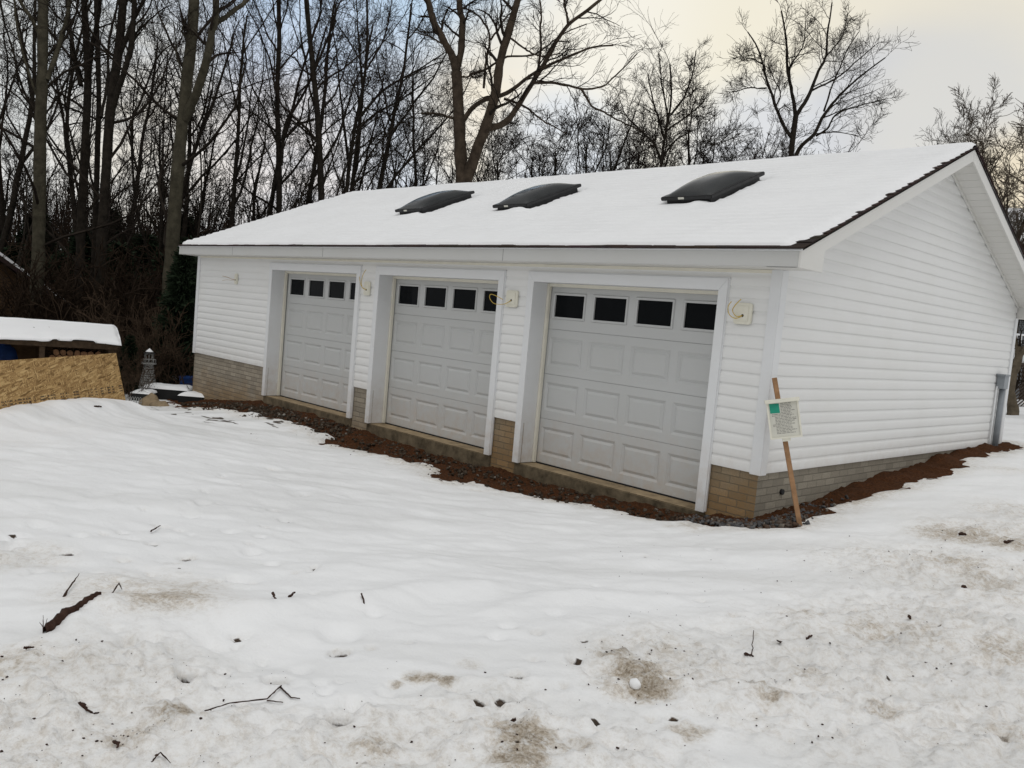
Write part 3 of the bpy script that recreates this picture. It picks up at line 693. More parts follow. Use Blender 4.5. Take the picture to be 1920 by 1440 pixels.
# doors
def ring(b, r0, y0, r1, y1, mi=0):
    (ax, az, bx, bz), (cx, cz, dx, dz) = r0, r1
    o_ = [(ax, y0, az), (bx, y0, az), (bx, y0, bz), (ax, y0, bz)]; i_ = [(cx, y1, cz), (dx, y1, cz), (dx, y1, dz), (cx, y1, dz)]
    for k in range(4): b.quad([o_[k], o_[(k+1) % 4], i_[(k+1) % 4], i_[k]], mi)
TW = .095
YD = .255
for di, (a, b_) in enumerate(DOORS):
    wn = ['farthest garage door, beside the long brick footed wall stretch', 'middle garage door with a wire loop near its right corner', 'nearest garage door, next to the permit sign corner'][di]
    xc = (a+b_)/2; x0, x1 = xc-1.22, xc+1.22
    d = MB(); rh = .533; z0 = ZB+.008
    cells = [(x0+.61*k, x0+.61*(k+1)) for k in range(4)]
    for r in range(4):
        za, zb = z0+rh*r+.0005, z0+rh*(r+1)-.0005
        # rolled top and bottom lips of the section
        d.quad([(x0, YD+.006, za), (x1, YD+.006, za), (x1, YD, za+.0025), (x0, YD, za+.0025)])
        d.quad([(x0, YD+.006, zb), (x1, YD+.006, zb), (x1, YD, zb-.0025), (x0, YD, zb-.0025)])
        za += .0025; zb -= .0025
        for (ca_, cb_) in cells:
            if r < 3:
                px0, px1 = ca_+.045, cb_-.045; pz0, pz1 = za+.098, zb-.093
                ring(d, (ca_, za, cb_, zb), YD, (px0, pz0, px1, pz1), YD)
                ring(d, (px0, pz0, px1, pz1), YD, (px0+.030, pz0+.030, px1-.030, pz1-.030), YD+.017)
                ring(d, (px0+.030, pz0+.030, px1-.030, pz1-.030), YD+.017, (px0+.062, pz0+.060, px1-.062, pz1-.060), YD+.001)
                d.quad([(px0+.062, YD+.001, pz0+.06), (px1-.062, YD+.001, pz0+.06), (px1-.062, YD+.001, pz1-.06), (px0+.062, YD+.001, pz1-.06)])
            else:
                px0, px1 = ca_+.055, cb_-.055; pz0, pz1 = za+.118, zb-.098
                ring(d, (ca_, za, cb_, zb), YD, (px0, pz0, px1, pz1), YD)
                ring(d, (px0, pz0, px1, pz1), YD, (px0, pz0, px1, pz1), YD+.03)
    d.box((x0-.06, YD+.022, z0), (x1+.06, YD+.05, z0+4*rh))
    d.quad([(x0-.06, YD+.006, z0), (x0, YD+.006, z0), (x0, YD+.006, z0+4*rh), (x0-.06, YD+.006, z0+4*rh)])
    d.quad([(x1, YD+.006, z0), (x1+.06, YD+.006, z0), (x1+.06, YD+.006, z0+4*rh), (x1, YD+.006, z0+4*rh)])
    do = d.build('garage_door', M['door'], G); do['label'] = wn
    s = MB(); s.box((x0, YD-.004, ZB-.012), (x1, YD+.03, z0+.004)); s.build('bottom_seal', M['gasket'], do)
    za = z0+rh*3+.0065; zb = z0+rh*4-.0065
    for (ca_, cb_) in cells:
        px0, px1 = ca_+.055, cb_-.055; pz0, pz1 = za+.118, zb-.098
        f = MB(); o0 = (px0-.002, pz0-.002, px1+.002, pz1+.002); o1 = (px0+.024, pz0+.024, px1-.024, pz1-.024)
        ring(f, o0, YD-.009, (o0[0]+.004, o0[1]+.004, o0[2]-.004, o0[3]-.004), YD-.013)
        ring(f, (o0[0]+.004, o0[1]+.004, o0[2]-.004, o0[3]-.004), YD-.013, o1, YD-.007)
        ring(f, o1, YD-.007, o1, YD+.014); ring(f, o0, YD+.0, o0, YD-.009)
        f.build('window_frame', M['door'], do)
        p = MB(); p.box((o1[0]-.004, YD+.012, o1[1]-.004), (o1[2]+.004, YD+.013, o1[3]+.004)); p.build('window_pane', M['glass'], do)
    # casing: mitred face boards and deep jambs
    cs = MB(); y0, y1 = -.036, -.014; gpn = .0012
    ia, ib, it = a+TW, b_-TW, ZT-.112
    cs.prism([(a, y0, ZB), (ia, y0, ZB), (ia, y0, it-gpn), (a, y0, ZT-gpn)], (0, y1-y0, 0))
    cs.prism([(b_, y0, ZB), (ib, y0, ZB), (ib, y0, it-gpn), (b_, y0, ZT-gpn)], (0, y1-y0, 0))
    cs.prism([(a+gpn, y0, ZT), (b_-gpn, y0, ZT), (ib-gpn, y0, it), (ia+gpn, y0, it)], (0, y1-y0, 0))
    cs.box((a-.012, -.022, ZB+.01), (a+.004, .0, ZT+.012)); cs.box((b_-.004, -.022, ZB+.01), (b_+.012, .0, ZT+.012)); cs.box((a-.012, -.0225, ZT), (b_+.012, .001, ZT+.014))
    cs.box((a+.002, y1, ZB+.002), (ia-.002, .29, ZT-.03)); cs.box((ib+.002, y1, ZB+.002), (b_-.002, .29, ZT-.03)); cs.box((ia-.002, y1, it+.002), (ib+.002, .29, ZT-.032))
    cs.build('door_casing', M['trim'], G)
    st = MB()
    st.box((ia-.001, YD-.055, ZB+.004), (ia+.034, YD-.012, it)); st.box((ib-.034, YD-.055, ZB+.004), (ib+.001, YD-.012, it)); st.box((ia+.034, YD-.054, it-.034), (ib-.034, YD-.0125, it+.004))
    st.build('door_stop', M['cream'], G, .003)
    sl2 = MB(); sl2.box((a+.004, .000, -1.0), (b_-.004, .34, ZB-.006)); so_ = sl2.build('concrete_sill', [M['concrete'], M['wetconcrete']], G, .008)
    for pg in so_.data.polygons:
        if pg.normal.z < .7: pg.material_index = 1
# eave: fascia, soffit, drip edge
e = MB(); e.box((-L-RO+.02, -EO, ZS+.004), (RO-.02, -EO+.02, ZE-.012)); fa = e.build('fascia', M['fascia'], G, .003)
for xj in (-10.32, -7.35, -3.4):
    s = MB(); s.box((xj, -EO-.0015, ZS+.004), (xj+.003, -EO, ZE-.012)); s.build('joint', M['curb'], fa)
e = MB(); e.box((-L-RO+.02, D+EO-.02, ZS+.004), (RO-.02, D+EO, ZE-.012)); e.build('fascia', M['fascia'], G, .003)
e = MB()
e.box((-L-RO+.03, D+.001, ZS), (RO-.03, D+EO-.004, ZS+.012)); e.build('eave_soffit', M['soffit'], G); e = MB()
e.box((-L-RO+.03, -EO+.004, ZS), (RO-.03, -.001, ZS+.012))
for k in range(44):
    x = -L-RO+.1+k*.29
    if x < RO-.05: e.box((x, -EO+.008, ZS-.002), (x+.004, -.02, ZS+.0005))
e.build('eave_soffit', M['soffit'], G)
e = MB(); e.box((-L+.06, -.026, ZS-.032), (-.07, -.004, ZS-.002)); e.build('frieze_channel', M['cream'], G)
# rake boards with the boxed returns, gable soffits
for xs, sgn in ((RO, 1), (-L-RO, -1)):
    for mir in (0, 1):
        yy = (lambda y: y) if not mir else (lambda y: D-y)
        top = lambda y: ZE+PM*(y+EO)-.014
        bh = .15
        pl = [(-EO, ZS-.002), (-EO, top(-EO)), (D/2, top(D/2)), (D/2, top(D/2)-bh), (.14, top(.14)-bh), (.14, ZS-.002)]
        b = MB(); b.prism([(xs-sgn*.02, yy(p[0]), p[1]) for p in pl], (sgn*.02, 0, 0)); b.build('rake_board', M['soffit'], G, .002)
        b = MB(); n = 26
        for k in range(n):
            ya = .0+(D/2)*k/n; yb = ya+D/2/n-.012
            zl = lambda y: top(y)-.115
            xa, xb = (.022, xs-.02) if sgn > 0 else (xs+.02, -L-.022)
            b.quad([(xa, yy(ya), zl(ya)), (xb, yy(ya), zl(ya)), (xb, yy(yb), zl(yb)), (xa, yy(yb), zl(yb))])
            b.quad([(xa, yy(yb), zl(yb)), (xb, yy(yb), zl(yb)), (xb, yy(yb+.012), zl(yb)+.016), (xa, yy(yb+.012), zl(yb)+.016)])
        b.build('gable_soffit', M['soffit'], G)
        b = MB(); xa, xb = (.016, .032) if sgn > 0 else (-L-.032, -L-.016)
        zl = lambda y: top(y)-.118
        b.prism([(xa, yy(.05), zl(.05)), (xa, yy(D/2), zl(D/2)), (xa, yy(D/2), zl(D/2)-.034), (xa, yy(.05), zl(.05)-.034)], (xb-xa, 0, 0)); b.build('rake_channel', M['soffit'], G)
        b = MB(); xa, xb = (.004, xs-.019) if sgn > 0 else (xs+.019, -L-.004)
        yc = yy(-.006); b.box((xa, min(yc, yy(.012)), ZS-.001), (xb, max(yc, yy(.012)), top(0)-.108)); b.build('eave_return', M['soffit'], G)
        b = MB(); b.box((min(xs-sgn*.02, -.001 if sgn > 0 else -L), yy(-EO+.004) if not mir else yy(0), ZS-.001), (max(xs-sgn*.02, -.001 if sgn > 0 else -L), yy(0) if not mir else yy(-EO+.004), ZS+.010)); b.build('return_soffit', M['soffit'], G)
# roof deck + shingle courses
SLN = math.hypot(1, PM)
def rp(x, s, h, mir=False):   # s: metres up the slope from the eave, h: above deck
    y = -EO+s/SLN; z = ZE-.012+PM*s/SLN
    ny_, nz_ = -PM/SLN, 1/SLN
    y += ny_*h; z += nz_*h
    return (x, (D-y) if mir else y, z)
SL = (D/2+EO)*SLN
for mir in (False, True):
    b = MB(); n = 29; ex = SL/n
    b.prism([rp(-L-RO, 0, -.02, mir), rp(-L-RO, SL, -.02, mir), rp(-L-RO, SL, 0, mir), rp(-L-RO, 0, 0, mir)], (L+2*RO, 0, 0))
    for k in range(n):
        x = -L-RO-.02-random.uniform(0, .012); xe = RO+.022+random.uniform(-.002, .004)
        tabs = [x]
        if not mir and k < 2 or True:
            while tabs[-1] < xe-.5: tabs.append(tabs[-1]+random.uniform(.16, .36))
        tabs.append(xe)
        if k > 1: tabs = [x]+([xe-random.uniform(.2, .4)] if random.random() < .8 else [])+[xe]
        for xa, xb in zip(tabs[:-1], tabs[1:]):
            s0 = k*ex-(.025 if k == 0 else 0); s1 = min((k+1.6)*ex, SL); th = .006+random.uniform(0, .006)
            P = [rp(xa+.001, s0, .004+.003, mir), rp(xa+.001, s1, .004, mir), rp(xa+.001, s1, .008, mir), rp(xa+.001, s0, .010+th, mir)]
            b.prism(P, (xb-xa-.002, 0, 0))
    b.build('roof_shingles', M['shingle'], G)
e = MB(); e.box((-L-RO, -EO-.012, ZE-.03), (RO+.01, -EO+.001, ZE-.012)); e.build('drip_edge', M['trim'], G)
# skylights
SKY = [(-7.27, 1.21), (-4.90, 1.20), (-1.94, 1.19)]
SW, SLEN = .70, 1.17
for k, (xc, y0) in enumerate(SKY):
    s0 = (y0+EO)*SLN
    b = MB()
    def P_(u, v, h): return rp(xc+u, s0+v, h)
    # curb walls
    b.prism([P_(-SW/2+.05, .05, -.01), P_(SW/2-.05, .05, -.01), P_(SW/2-.05, SLEN-.05, -.01), P_(-SW/2+.05, SLEN-.05, -.01)], np.array(P_(0, 0, .11))-np.array(P_(0, 0, 0)))
    cu = b.build('skylight', M['curb'], G)
    cu['label'] = ['farthest smoked skylight, nearest the left end of the roof', 'middle smoked skylight with snow heaped at its lower edge', 'smoked skylight nearest the gable end, spaced apart from the other two'][k]
    b = MB()
    b.prism([P_(-SW/2, 0, .100), P_(SW/2, 0, .100), P_(SW/2, SLEN, .100), P_(-SW/2, SLEN, .100)], np.array(P_(0, 0, .045))-np.array(P_(0, 0, 0)))
    b.build('frame', M['curb'], cu, .008)
    NU, NV = 22, 30; V = []; Fq = []
    for j in range(NV+1):
        for i in range(NU+1):
            u = -SW/2+.035+(SW-.07)*i/NU; v_ = .035+(SLEN-.07)*j/NV
            a_ = 1-abs(2*i/NU-1)**3.0; c_ = 1-abs(2*j/NV-1)**2.6
            h = .146+.105*(max(a_, 0)**.75)*(max(c_, 0)**.85)
            V.append(P_(u, v_, h))
    for j in range(NV):
        for i in range(NU):
            q = j*(NU+1)+i; Fq.append((q, q+1, q+NU+2, q+NU+1))
    link('dome', npmesh('dome', V, Fq, True), M['acrylic'], cu)
    b = MB(); b.prism([P_(-.10, -.0015, .112), P_(-.02, -.0015, .112), P_(-.02, -.0015, .136), P_(-.10, -.0015, .136)], np.array(P_(0, -.002, 0))-np.array(P_(0, 0, 0)))
    b.build('sticker', M['paper'], cu)
# snow blankets on both slopes
for mir in (False, True):
    us = np.arange(-L-RO-.02, RO+.03, .055); vs = np.arange(-.03, SL+.001, .02); vs = np.append(vs, SL)
    U_, V_ = np.meshgrid(us, vs)
    er = RO-.030-.028*fbm(V_, U_*0, 1.6, 3, 4+mir)-.022*np.abs(fbm(V_, U_*0, 7, 2, 5))-U_-.10*sstep(.5, 0, V_)+.05*sstep(SL-.8, SL, V_)
    el = U_-(-L-RO)+.012; eb = V_-.035-.03*(fbm(U_, U_*0, 1.2, 4, 6)+.3)
    edge = np.minimum(np.minimum(er, el), eb)
    h = .040*np.sqrt(np.clip(edge, 0, .07)/.07)-.02*(edge < 0)
    h = h+(.020*(.5-(V_/(SL/29) % 1.0))*(.25+.9*vnoise(U_*1.1, V_*4, 4))+.014*fbm(U_, V_, 1.2, 4, 7)+.010*fbm(U_*.8, V_*1.6, 4.5, 4, 8))*np.clip(edge/.06, 0, 1)
    if not mir:
        for k, (xc, y0) in enumerate(SKY):
            s0 = (y0+EO)*SLN
            du = np.abs(U_-xc)-SW/2; dv = np.maximum(s0-V_, V_-s0-SLEN)
            inside = (du < -.02) & (dv < -.02)
            h = np.where(inside, -.01, h)
            low = np.exp(-((V_-s0+.02)/.10)**2)*np.exp(-((U_-xc-.18)/(.20 if k != 2 else .10))**2)
            h += low*(.055 if k == 1 else .03)*(.6+.9*np.abs(fbm(U_, V_, 9, 3, 40+k)))
            h += .018*np.exp(-((du-.03)/.05)**2)*(dv < 0)*np.abs(fbm(U_, V_, 8, 3, 50+k))
            up = np.exp(-((V_-s0-SLEN-.05)/.05)**2)*(du < .03); h -= .05*up
            h -= .055*np.exp(-((du-.005)/.022)**2)*(dv < .02)*(U_ > xc)
    PX = U_; ny_, nz_ = -PM/SLN, 1/SLN
    PY = -EO+V_/SLN+ny_*(h+.02)*(V_ < SL-.02); PZ = ZE-.012+PM*V_/SLN+nz_*(h+.02)
    if mir: PY = D-PY
    RI = np.arange(U_.size).reshape(U_.shape)
    RF = np.stack([RI[:-1, :-1], RI[:-1, 1:], RI[1:, 1:], RI[1:, :-1]], -1).reshape(-1, 4)
    if mir: RF = RF[:, ::-1]
    link('roof_snow', npmesh('roof_snow', np.stack([PX, PY, PZ], -1), RF, True), M['snow'], G)
# light mounting blocks with bare cables
def rrect(w_, h_, r_, n=4):
    out = []
    for cx, cz, a0 in ((w_/2-r_, h_/2-r_, 0), (-w_/2+r_, h_/2-r_, 90), (-w_/2+r_, -h_/2+r_, 180), (w_/2-r_, -h_/2+r_, 270)):
        for k in range(n+1):
            a = math.radians(a0+90*k/n); out.append((cx+r_*math.cos(a), cz+r_*math.sin(a)))
    return out
BL = [(-10.63, 1.470, .105, .19), (-6.485, 1.455, .15, .20), (-3.442, 1.448, .20, .20), (-.328, 1.455, .185, .20)]
def cable(pxs, yo0, parent, mat, r=.0055):
    pts = [np.array(p, float) for p in pxs]
    out = []
    for i in range(len(pts)-1):
        p0, p1, p2, p3 = pts[max(i-1, 0)], pts[i], pts[i+1], pts[min(i+2, len(pts)-1)]
        for k in range(6):
            t_ = k/6; out.append(.5*((2*p1)+(-p0+p2)*t_+(2*p0-5*p1+4*p2-p3)*t_**2+(-p0+3*p1-3*p2+p3)*t_**3))
    out.append(pts[-1])
    b = MB(); b.tube(out, r, 6); return b.build('cable', mat, parent, smooth=True)
for k, (x, z, w_, h_) in enumerate(BL):
    b = MB(); b.prism([(x+p[0], -.016, z+p[1]) for p in rrect(w_, h_, .028)], (0, -.022, 0))
    bo = b.build('light_block', M['block'], G, .004)
    b = MB(); b.prism([(x+p[0], -.038, z+p[1]) for p in rrect(w_*.66, h_*.70, .008)], (0, -.007, 0)); b.build('cover_plate', M['block'], bo, .002)
    b = MB(); b.tube([(x+.005, -.044, z-.02), (x+.005, -.0475, z-.02)], .013, 10); b.build('cable_hole', M['hole'], bo)
    q = (x+.005, -.045, z-.02)
    if k == 0:
        cable([q, (x-.06, -.10, z-.005), (x-.16, -.13, z+.02), (x-.27, -.16, z+.03)], 0, bo, M['copper'], .004)
        cable([q, (x-.07, -.10, z-.03), (x-.18, -.12, z-.03), (x-.31, -.14, z-.05)], 0, bo, M['copper'], .003)
    elif k == 1:
        cable([q, (x-.02, -.09, z+.0), (x-.03, -.11, z+.06), (x+.0, -.13, z+.13), (x+.06, -.15, z+.20), (x+.13, -.16, z+.26)], 0, bo, M['cable'], .0042)
        cable([q, (x-.04, -.08, z+.01), (x-.07, -.10, z+.06), (x-.085, -.12, z+.16)], 0, bo, M['cable'], .0042)
    elif k == 2:
        cable([q, (x-.06, -.09, z-.07), (x-.18, -.14, z-.075), (x-.235, -.17, z-.02), (x-.22, -.18, z+.03), (x-.14, -.17, z+.02), (x-.03, -.15, z-.02)], 0, bo, M['cable'], .0042)
    else:
        cable([q, (x-.04, -.08, z-.03), (x-.065, -.11, z+.02), (x-.03, -.13, z+.07), (x+.035, -.15, z+.125)], 0, bo, M['cable'], .0042)
        cable([q, (x-.05, -.07, z-.05), (x-.10, -.10, z-.02), (x-.11, -.12, z+.05), (x-.075, -.13, z+.10)], 0, bo, M['cable'], .0042)
# electrical stub at the far corner of the gable wall
b = MB(); b.box((.02, 6.36, .83), (.12, 6.56, 1.02)); cb = b.build('conduit_box', M['grey_pvc'], G, .006)
b = MB(); b.box((.015, 6.33, 1.015), (.135, 6.58, 1.04)); b.build('lid', M['grey_pvc'], cb, .004)
b = MB(); b.tube([(.07, 6.50, .84), (.07, 6.50, -.12)], .042, 12); b.build('conduit', M['grey_pvc'], G)
b = MB(); b.tube([(.035, 6.36, .86), (.035, 6.36, .1), (.035, 6.37, -.08)], .012, 8); b.build('conduit', M['trim'], G)
b = MB(); b.tube([(-.013, .475, -.205), (.012, .475, -.205)], .028, 12); b.build('pipe_stub', M['gasket'], G)

# ------------------------------------------------------------------ permit sign leaning on the corner
sb = np.array([.425, .075, gz(.425, .075)-.06]); stp = np.array([.085, -.075, .90])
ax_ = stp-sb; ax_ /= np.linalg.norm(ax_)
toc = CAM-(sb+stp)/2; fr_ = toc-ax_*(toc@ax_); fr_ /= np.linalg.norm(fr_)
yw = .10; rt = np.cross(ax_, fr_); fr_ = fr_*math.cos(yw)+rt*math.sin(yw); rt = np.cross(ax_, fr_)
S = empty('permit_sign', tuple(sb), 'document box on a leaning wooden stake against the garage corner', 'sign')
def SP(u, v, h): return tuple(rt*u+ax_*v+fr_*h)      # local to S (no rotation)
ln = np.linalg.norm(stp-sb)
b = MB()
for v0, v1, in ((0, ln),):
    b.prism([SP(-.021, v0, -.019), SP(.021, v0, -.019), SP(.021, v0, .019), SP(-.021, v0, .019)], np.array(SP(0, v1-v0, 0)))
b.build('stake', M['stake'], S, .002)
bt = .88*ln; 
def tilt(u, v, h):
    a = -.045; return SP(.018+u*math.cos(a)-v*math.sin(a), 1.005+u*math.sin(a)+v*math.cos(a), h)
b = MB(); b.prism([tilt(-.135, -.165, .021), tilt(.135, -.165, .021), tilt(.135, .165, .021), tilt(-.135, .165, .021)], np.array(tilt(0, 0, .022))-np.array(tilt(0, 0, 0)))
bo = b.build('document_box', M['block'], S, .003)
b = MB()
for (u0, v0, u1, v1) in ((-.138, -.168, -.122, .160), (.122, -.168, .138, .160), (-.122, -.168, .122, -.152)):
    b.prism([tilt(u0, v0, .043), tilt(u1, v0, .043), tilt(u1, v1, .043), tilt(u0, v1, .043)], np.array(tilt(0, 0, .012))-np.array(tilt(0, 0, 0)))
b.prism([tilt(-.148, .155, .020), tilt(.148, .155, .020), tilt(.148, .187, .020), tilt(-.148, .187, .020)], np.array(tilt(0, 0, .055))-np.array(tilt(0, 0, 0)))
b.prism([tilt(-.035, -.195, .018), tilt(.035, -.195, .018), tilt(.035, -.166, .018), tilt(-.035, -.166, .018)], np.array(tilt(0, 0, .028))-np.array(tilt(0, 0, 0)))
b.build('box_frame', M['block'], bo)
b = MB(); b.quad([tilt(-.121, -.151, .0465), tilt(.121, -.151, .0465), tilt(.121, .154, .0465), tilt(-.121, .154, .0465)]); b.build('paper_notice', M['paper'], bo)
b = MB(); b.quad([tilt(-.112, .065, .0482), tilt(-.028, .062, .0482), tilt(-.030, .148, .0482), tilt(-.113, .150, .0482)]); b.build('green_sticker', M['teal'], bo)
b = MB(); rr = random.Random(5)
for k in range(21):
    v = .142-k*.0132
    u0 = -.02 if v > .055 else (-.10 if k % 7 in (0, 1) else -.075)
    u1 = .105-rr.uniform(0, .05)
    u = u0
    while u < u1-.006:
        du = rr.uniform(.010, .034)
        b.quad([tilt(u, v, .0478), tilt(min(u+du, u1), v, .0478), tilt(min(u+du, u1), v+.0052, .0478), tilt(u, v+.0052, .0478)])
        u += du+.005
b.build('printed_lines', M['ink'], bo)

# ------------------------------------------------------------------ strand board and shed
nrm = np.array([P1[1]-P0[1], -(P1[0]-P0[0]), 0]); nrm = nrm/np.linalg.norm(nrm)
T0 = np.array([-6.881-.25*1.409*.3, -4.567, .239])
tr = np.array([-8.493, -2.772, .235]); tl = np.array([-6.881, -4.567, .239])
al = (tl-tr); al[2] = 0; al /= np.linalg.norm(al)
nv = np.array([-al[1], al[0], 0]); nv = nv if nv@(CAM-tr) > 0 else -nv
hgt = 1.05; lean = .26
upv = np.array([0, 0, 1.0])*math.cos(lean)-nv*math.sin(lean); outv = np.cross(al, upv)
outv = outv if outv@(CAM-tr) > 0 else -outv
OB = bpy.data.meshes.new('strand_board')
b = MB(); b.box((0, -.006, -.45), (3.6, .006, .73))
me_o = b.build('strand_board', M['osb']); 
org = tr-upv*.73
mm = Matrix.Identity(4)
for i in range(3): mm[i][0] = al[i]; mm[i][1] = -outv[i]; mm[i][2] = upv[i]; mm[i][3] = org[i]
if mm.to_3x3().determinant() < 0:
    for i in range(3): mm[i][1] = outv[i]
me_o.matrix_world = mm
tag(me_o, 'tan strand board sheet standing on edge in the snow', 'board')
b = MB(); bp = tr+outv*(-.06)-upv*.02
SH = empty('wood_shed', (-12.771, -1.284, -1.25+.05), 'low open wood shed with snow covered roof behind the strand board', 'shed')
eb_ = np.array([-12.771, -1.284, 0.]); ea = eb_+np.array([-.26, -.966, 0.]); ed_ = (ea-eb_); ln_ = np.linalg.norm(ed_); ed_ /= ln_
bk = np.array([-ed_[1], ed_[0], 0]); bk = bk if bk@(eb_-CAM) > 0 else -bk
def HP(u, v, z): p = eb_+ed_*u+bk*v-np.array([-12.771, -1.284, 0]); return (p[0], p[1], z+1.25)
LEN = 3.6
b = MB()
b.prism([HP(-.04, -.04, .0), HP(LEN, -.04, .0), HP(LEN, 1.17, .205), HP(-.04, 1.17, .205)], (0, 0, .03)); b.build('roof', M['wood'], SH)
us = np.linspace(-.08, LEN, 110); vs = np.linspace(-.10, 1.2, 40); UU, VV = np.meshgrid(us, vs)
sag = .05*fbm(UU, UU*0+3, 1.3, 3, 60)-.02
edg = np.minimum(UU+.07+.05*fbm(VV, VV*0, 3, 2, 3), VV+.09+.03*fbm(UU, UU*0, 2, 3, 61))
hh = .045*np.sqrt(np.clip(edg, 0, .06)/.06)
zz = .066+(.21/1.26)*(VV+.06)+hh+sag*np.exp(-((VV+.1)/.25)**2)*1.4-.02*(edg < 0)+.015*fbm(UU, VV, 2, 3, 62)
pos = np.array([HP(u, v, z) for u, v, z in zip(UU.ravel(), VV.ravel(), zz.ravel())])
RI = np.arange(UU.size).reshape(UU.shape); RF = np.stack([RI[:-1, :-1], RI[:-1, 1:], RI[1:, 1:], RI[1:, :-1]], -1).reshape(-1, 4)
# underside skirt so the blanket has thickness
base_n = len(pos); low = pos.copy(); low[:, 2] = np.array([HP(0, v, .066+(.21/1.26)*(v+.06)-.004)[2] for v in VV.ravel()])
low[:, 2] = np.minimum(low[:, 2], pos[:, 2]-.002)
bd = np.concatenate([RI[0, :], RI[1:, -1], RI[-1, -2::-1], RI[-2:0:-1, 0]])
sk_ = np.array([(bd[i], bd[(i+1) % len(bd)], bd[(i+1) % len(bd)]+base_n, bd[i]+base_n) for i in range(len(bd))])
link('roof_snow', npmesh('roof_snow', np.concatenate([pos, low]), np.concatenate([RF, sk_, RF[:, ::-1]+base_n]), True), M['snow'], SH)
for u in (.04, 1.18, 2.05, 3.4):
    for v, zt_ in ((.0, .03), (1.10, .20)):
        b = MB(); b.prism([HP(u, v, -1.4), HP(u+.09, v, -1.4), HP(u+.09, v+.09, -1.4), HP(u, v+.09, -1.4)], (0, 0, 1.4+zt_)); b.build('post', M['wood'], SH)
b = MB(); b.prism([HP(-.02, -.045, -.10), HP(LEN, -.045, -.10), HP(LEN, -.015, -.10), HP(-.02, -.015, -.10)], (0, 0, .13)); b.build('beam', M['wood'], SH)
b = MB(); b.prism([HP(1.25, -.045, -.75), HP(LEN, -.045, -.75), HP(LEN, -.02, -.75), HP(1.25, -.02, -.75)], (0, 0, .36)); b.build('side_board', M['plank'], SH)
b = MB(); b.prism([HP(.0, 1.14, -1.3), HP(LEN, 1.14, -1.3), HP(LEN, 1.17, -1.3), HP(0, 1.17, -1.3)], (0, 0, 1.48)); b.build('back_board', M['plank'], SH)
b = MB(); b.prism([HP(1.92, .02, -1.0), HP(2.04, .02, -1.0), HP(2.04, .05, -1.0), HP(1.92, .05, -1.0)], (0, 0, 1.0)); b.build('side_board', M['stake'], SH)
# firewood
lb = MB(); lb.tube([(0, 0, 0), (0, .38, .0)], 1, 9) if False else None
def mk_log(seed):
    rl = random.Random(seed); b = MB()
    pr = [rl.uniform(.8, 1.15) for _ in range(9)]
    ptsA = [(.055*pr[i]*math.cos(i*.698), 0, .055*pr[i]*math.sin(i*.698)) for i in range(9)]
    b.prism(ptsA, (0, .42, 0)); b.m[0] = 1; b.m[1] = 1
    return b
logs = [mk_log(s).build('firewood_log', [M['log'], M['logend']]) for s in range(3)]
nl = 0
rz_ = math.atan2(bk[1], bk[0])-math.pi/2
for row in range(10):
    for k in range(8):
        u = .25+.115*k+(.057 if row % 2 else 0); z = -1.05+row*.098
        if u > 1.08 or z > -.13: continue
        o = logs[nl] if nl < 3 else logs[nl % 3].copy()
        if nl >= 3: COL.objects.link(o)
        nl += 1
        p = np.array(HP(u, .12+random.uniform(0, .05), z))+np.array([-12.771, -1.284, -1.25])
        o.location = tuple(p); o.rotation_euler = (0, random.uniform(-3, 3), rz_)
        tag(o, 'round firewood log stacked under the snowy wood shed roof', 'firewood', 'split firewood in the shed')
def lump(name, mat, loc, size, seed, label, cat, sub=3, amp=.25, rz=0):
    bm = bmesh.new(); bmesh.ops.create_icosphere(bm, subdivisions=sub, radius=1)
    from mathutils import noise as mn
    for v in bm.verts:
        n = mn.fractal(v.co*1.3+Vector((seed*3.1, seed, 0)), 1, 2, 4)
        v.co *= 1+amp*n
        v.co = Vector((v.co.x*size[0], v.co.y*size[1], max(v.co.z, -.5)*size[2]))
    me = bpy.data.meshes.new(name); bm.to_mesh(me); bm.free()
    me.polygons.foreach_set('use_smooth', [True]*len(me.polygons))
    o = link(name, me, mat); o.location = loc; o.rotation_euler = (0, 0, rz)
    if label: tag(o, label, cat)
    return o
p = at(8, 652, 16.3); lump('blue_tarp', M['blue'], (p[0], p[1], -.42), (.33, .33, .42), 3, 'blue tarp bundle under the left end of the shed roof', 'tarp')
p = at(36, 656, 16.6); 

# ------------------------------------------------------------------ lower yard behind the board
def gpos(px, d, py=700): 
    q = at(px, py, d); return np.array([q[0], q[1], gz(q[0], q[1])])
# garden lighthouse
q = gpos(278, 17.2); LH = empty('garden_lighthouse', tuple(q), 'white wooden lighthouse ornament standing in the bare shrubs', 'ornament'); LH.scale = (.84, .84, .84); LH.location.z += .06
b = MB(); nsl = 10; zb_ = .42
def oct_(r, z): return [(r*math.cos(math.radians(45*i+22)), r*math.sin(math.radians(45*i+22)), z) for i in range(8)]
for k in range(nsl):
    za = .10+k*.058; r0 = .20-.010*k
    b.prism(oct_(r0, za), (0, 0, .044))
b.build('tower', M['lhouse'], LH)
b = MB(); b.prism(oct_(.095, .05), (0, 0, .70)); b.build('core', M['hole'], LH)
b = MB(); b.prism(oct_(.17, .68), (0, 0, .03)); 
for i in range(8):
    p = oct_(.15, .71)[i]; b.tube([p, (p[0], p[1], .80)], .008, 5)
b.prism(oct_(.155, .79), (0, 0, .012)); b.build('gallery', M['lhouse'], LH)
b = MB()
for i in range(8):
    p0, p1 = oct_(.095, .71)[i], oct_(.095, .71)[(i+1) % 8]
    b.tube([p0, (p0[0], p0[1], .92)], .014, 5)
b.prism(oct_(.11, .915), (0, 0, .02)); b.prism(oct_(.105, .71), (0, 0, .03)); b.build('lantern_room', M['lhouse'], LH)
b = MB()
o8 = oct_(.14, .935)
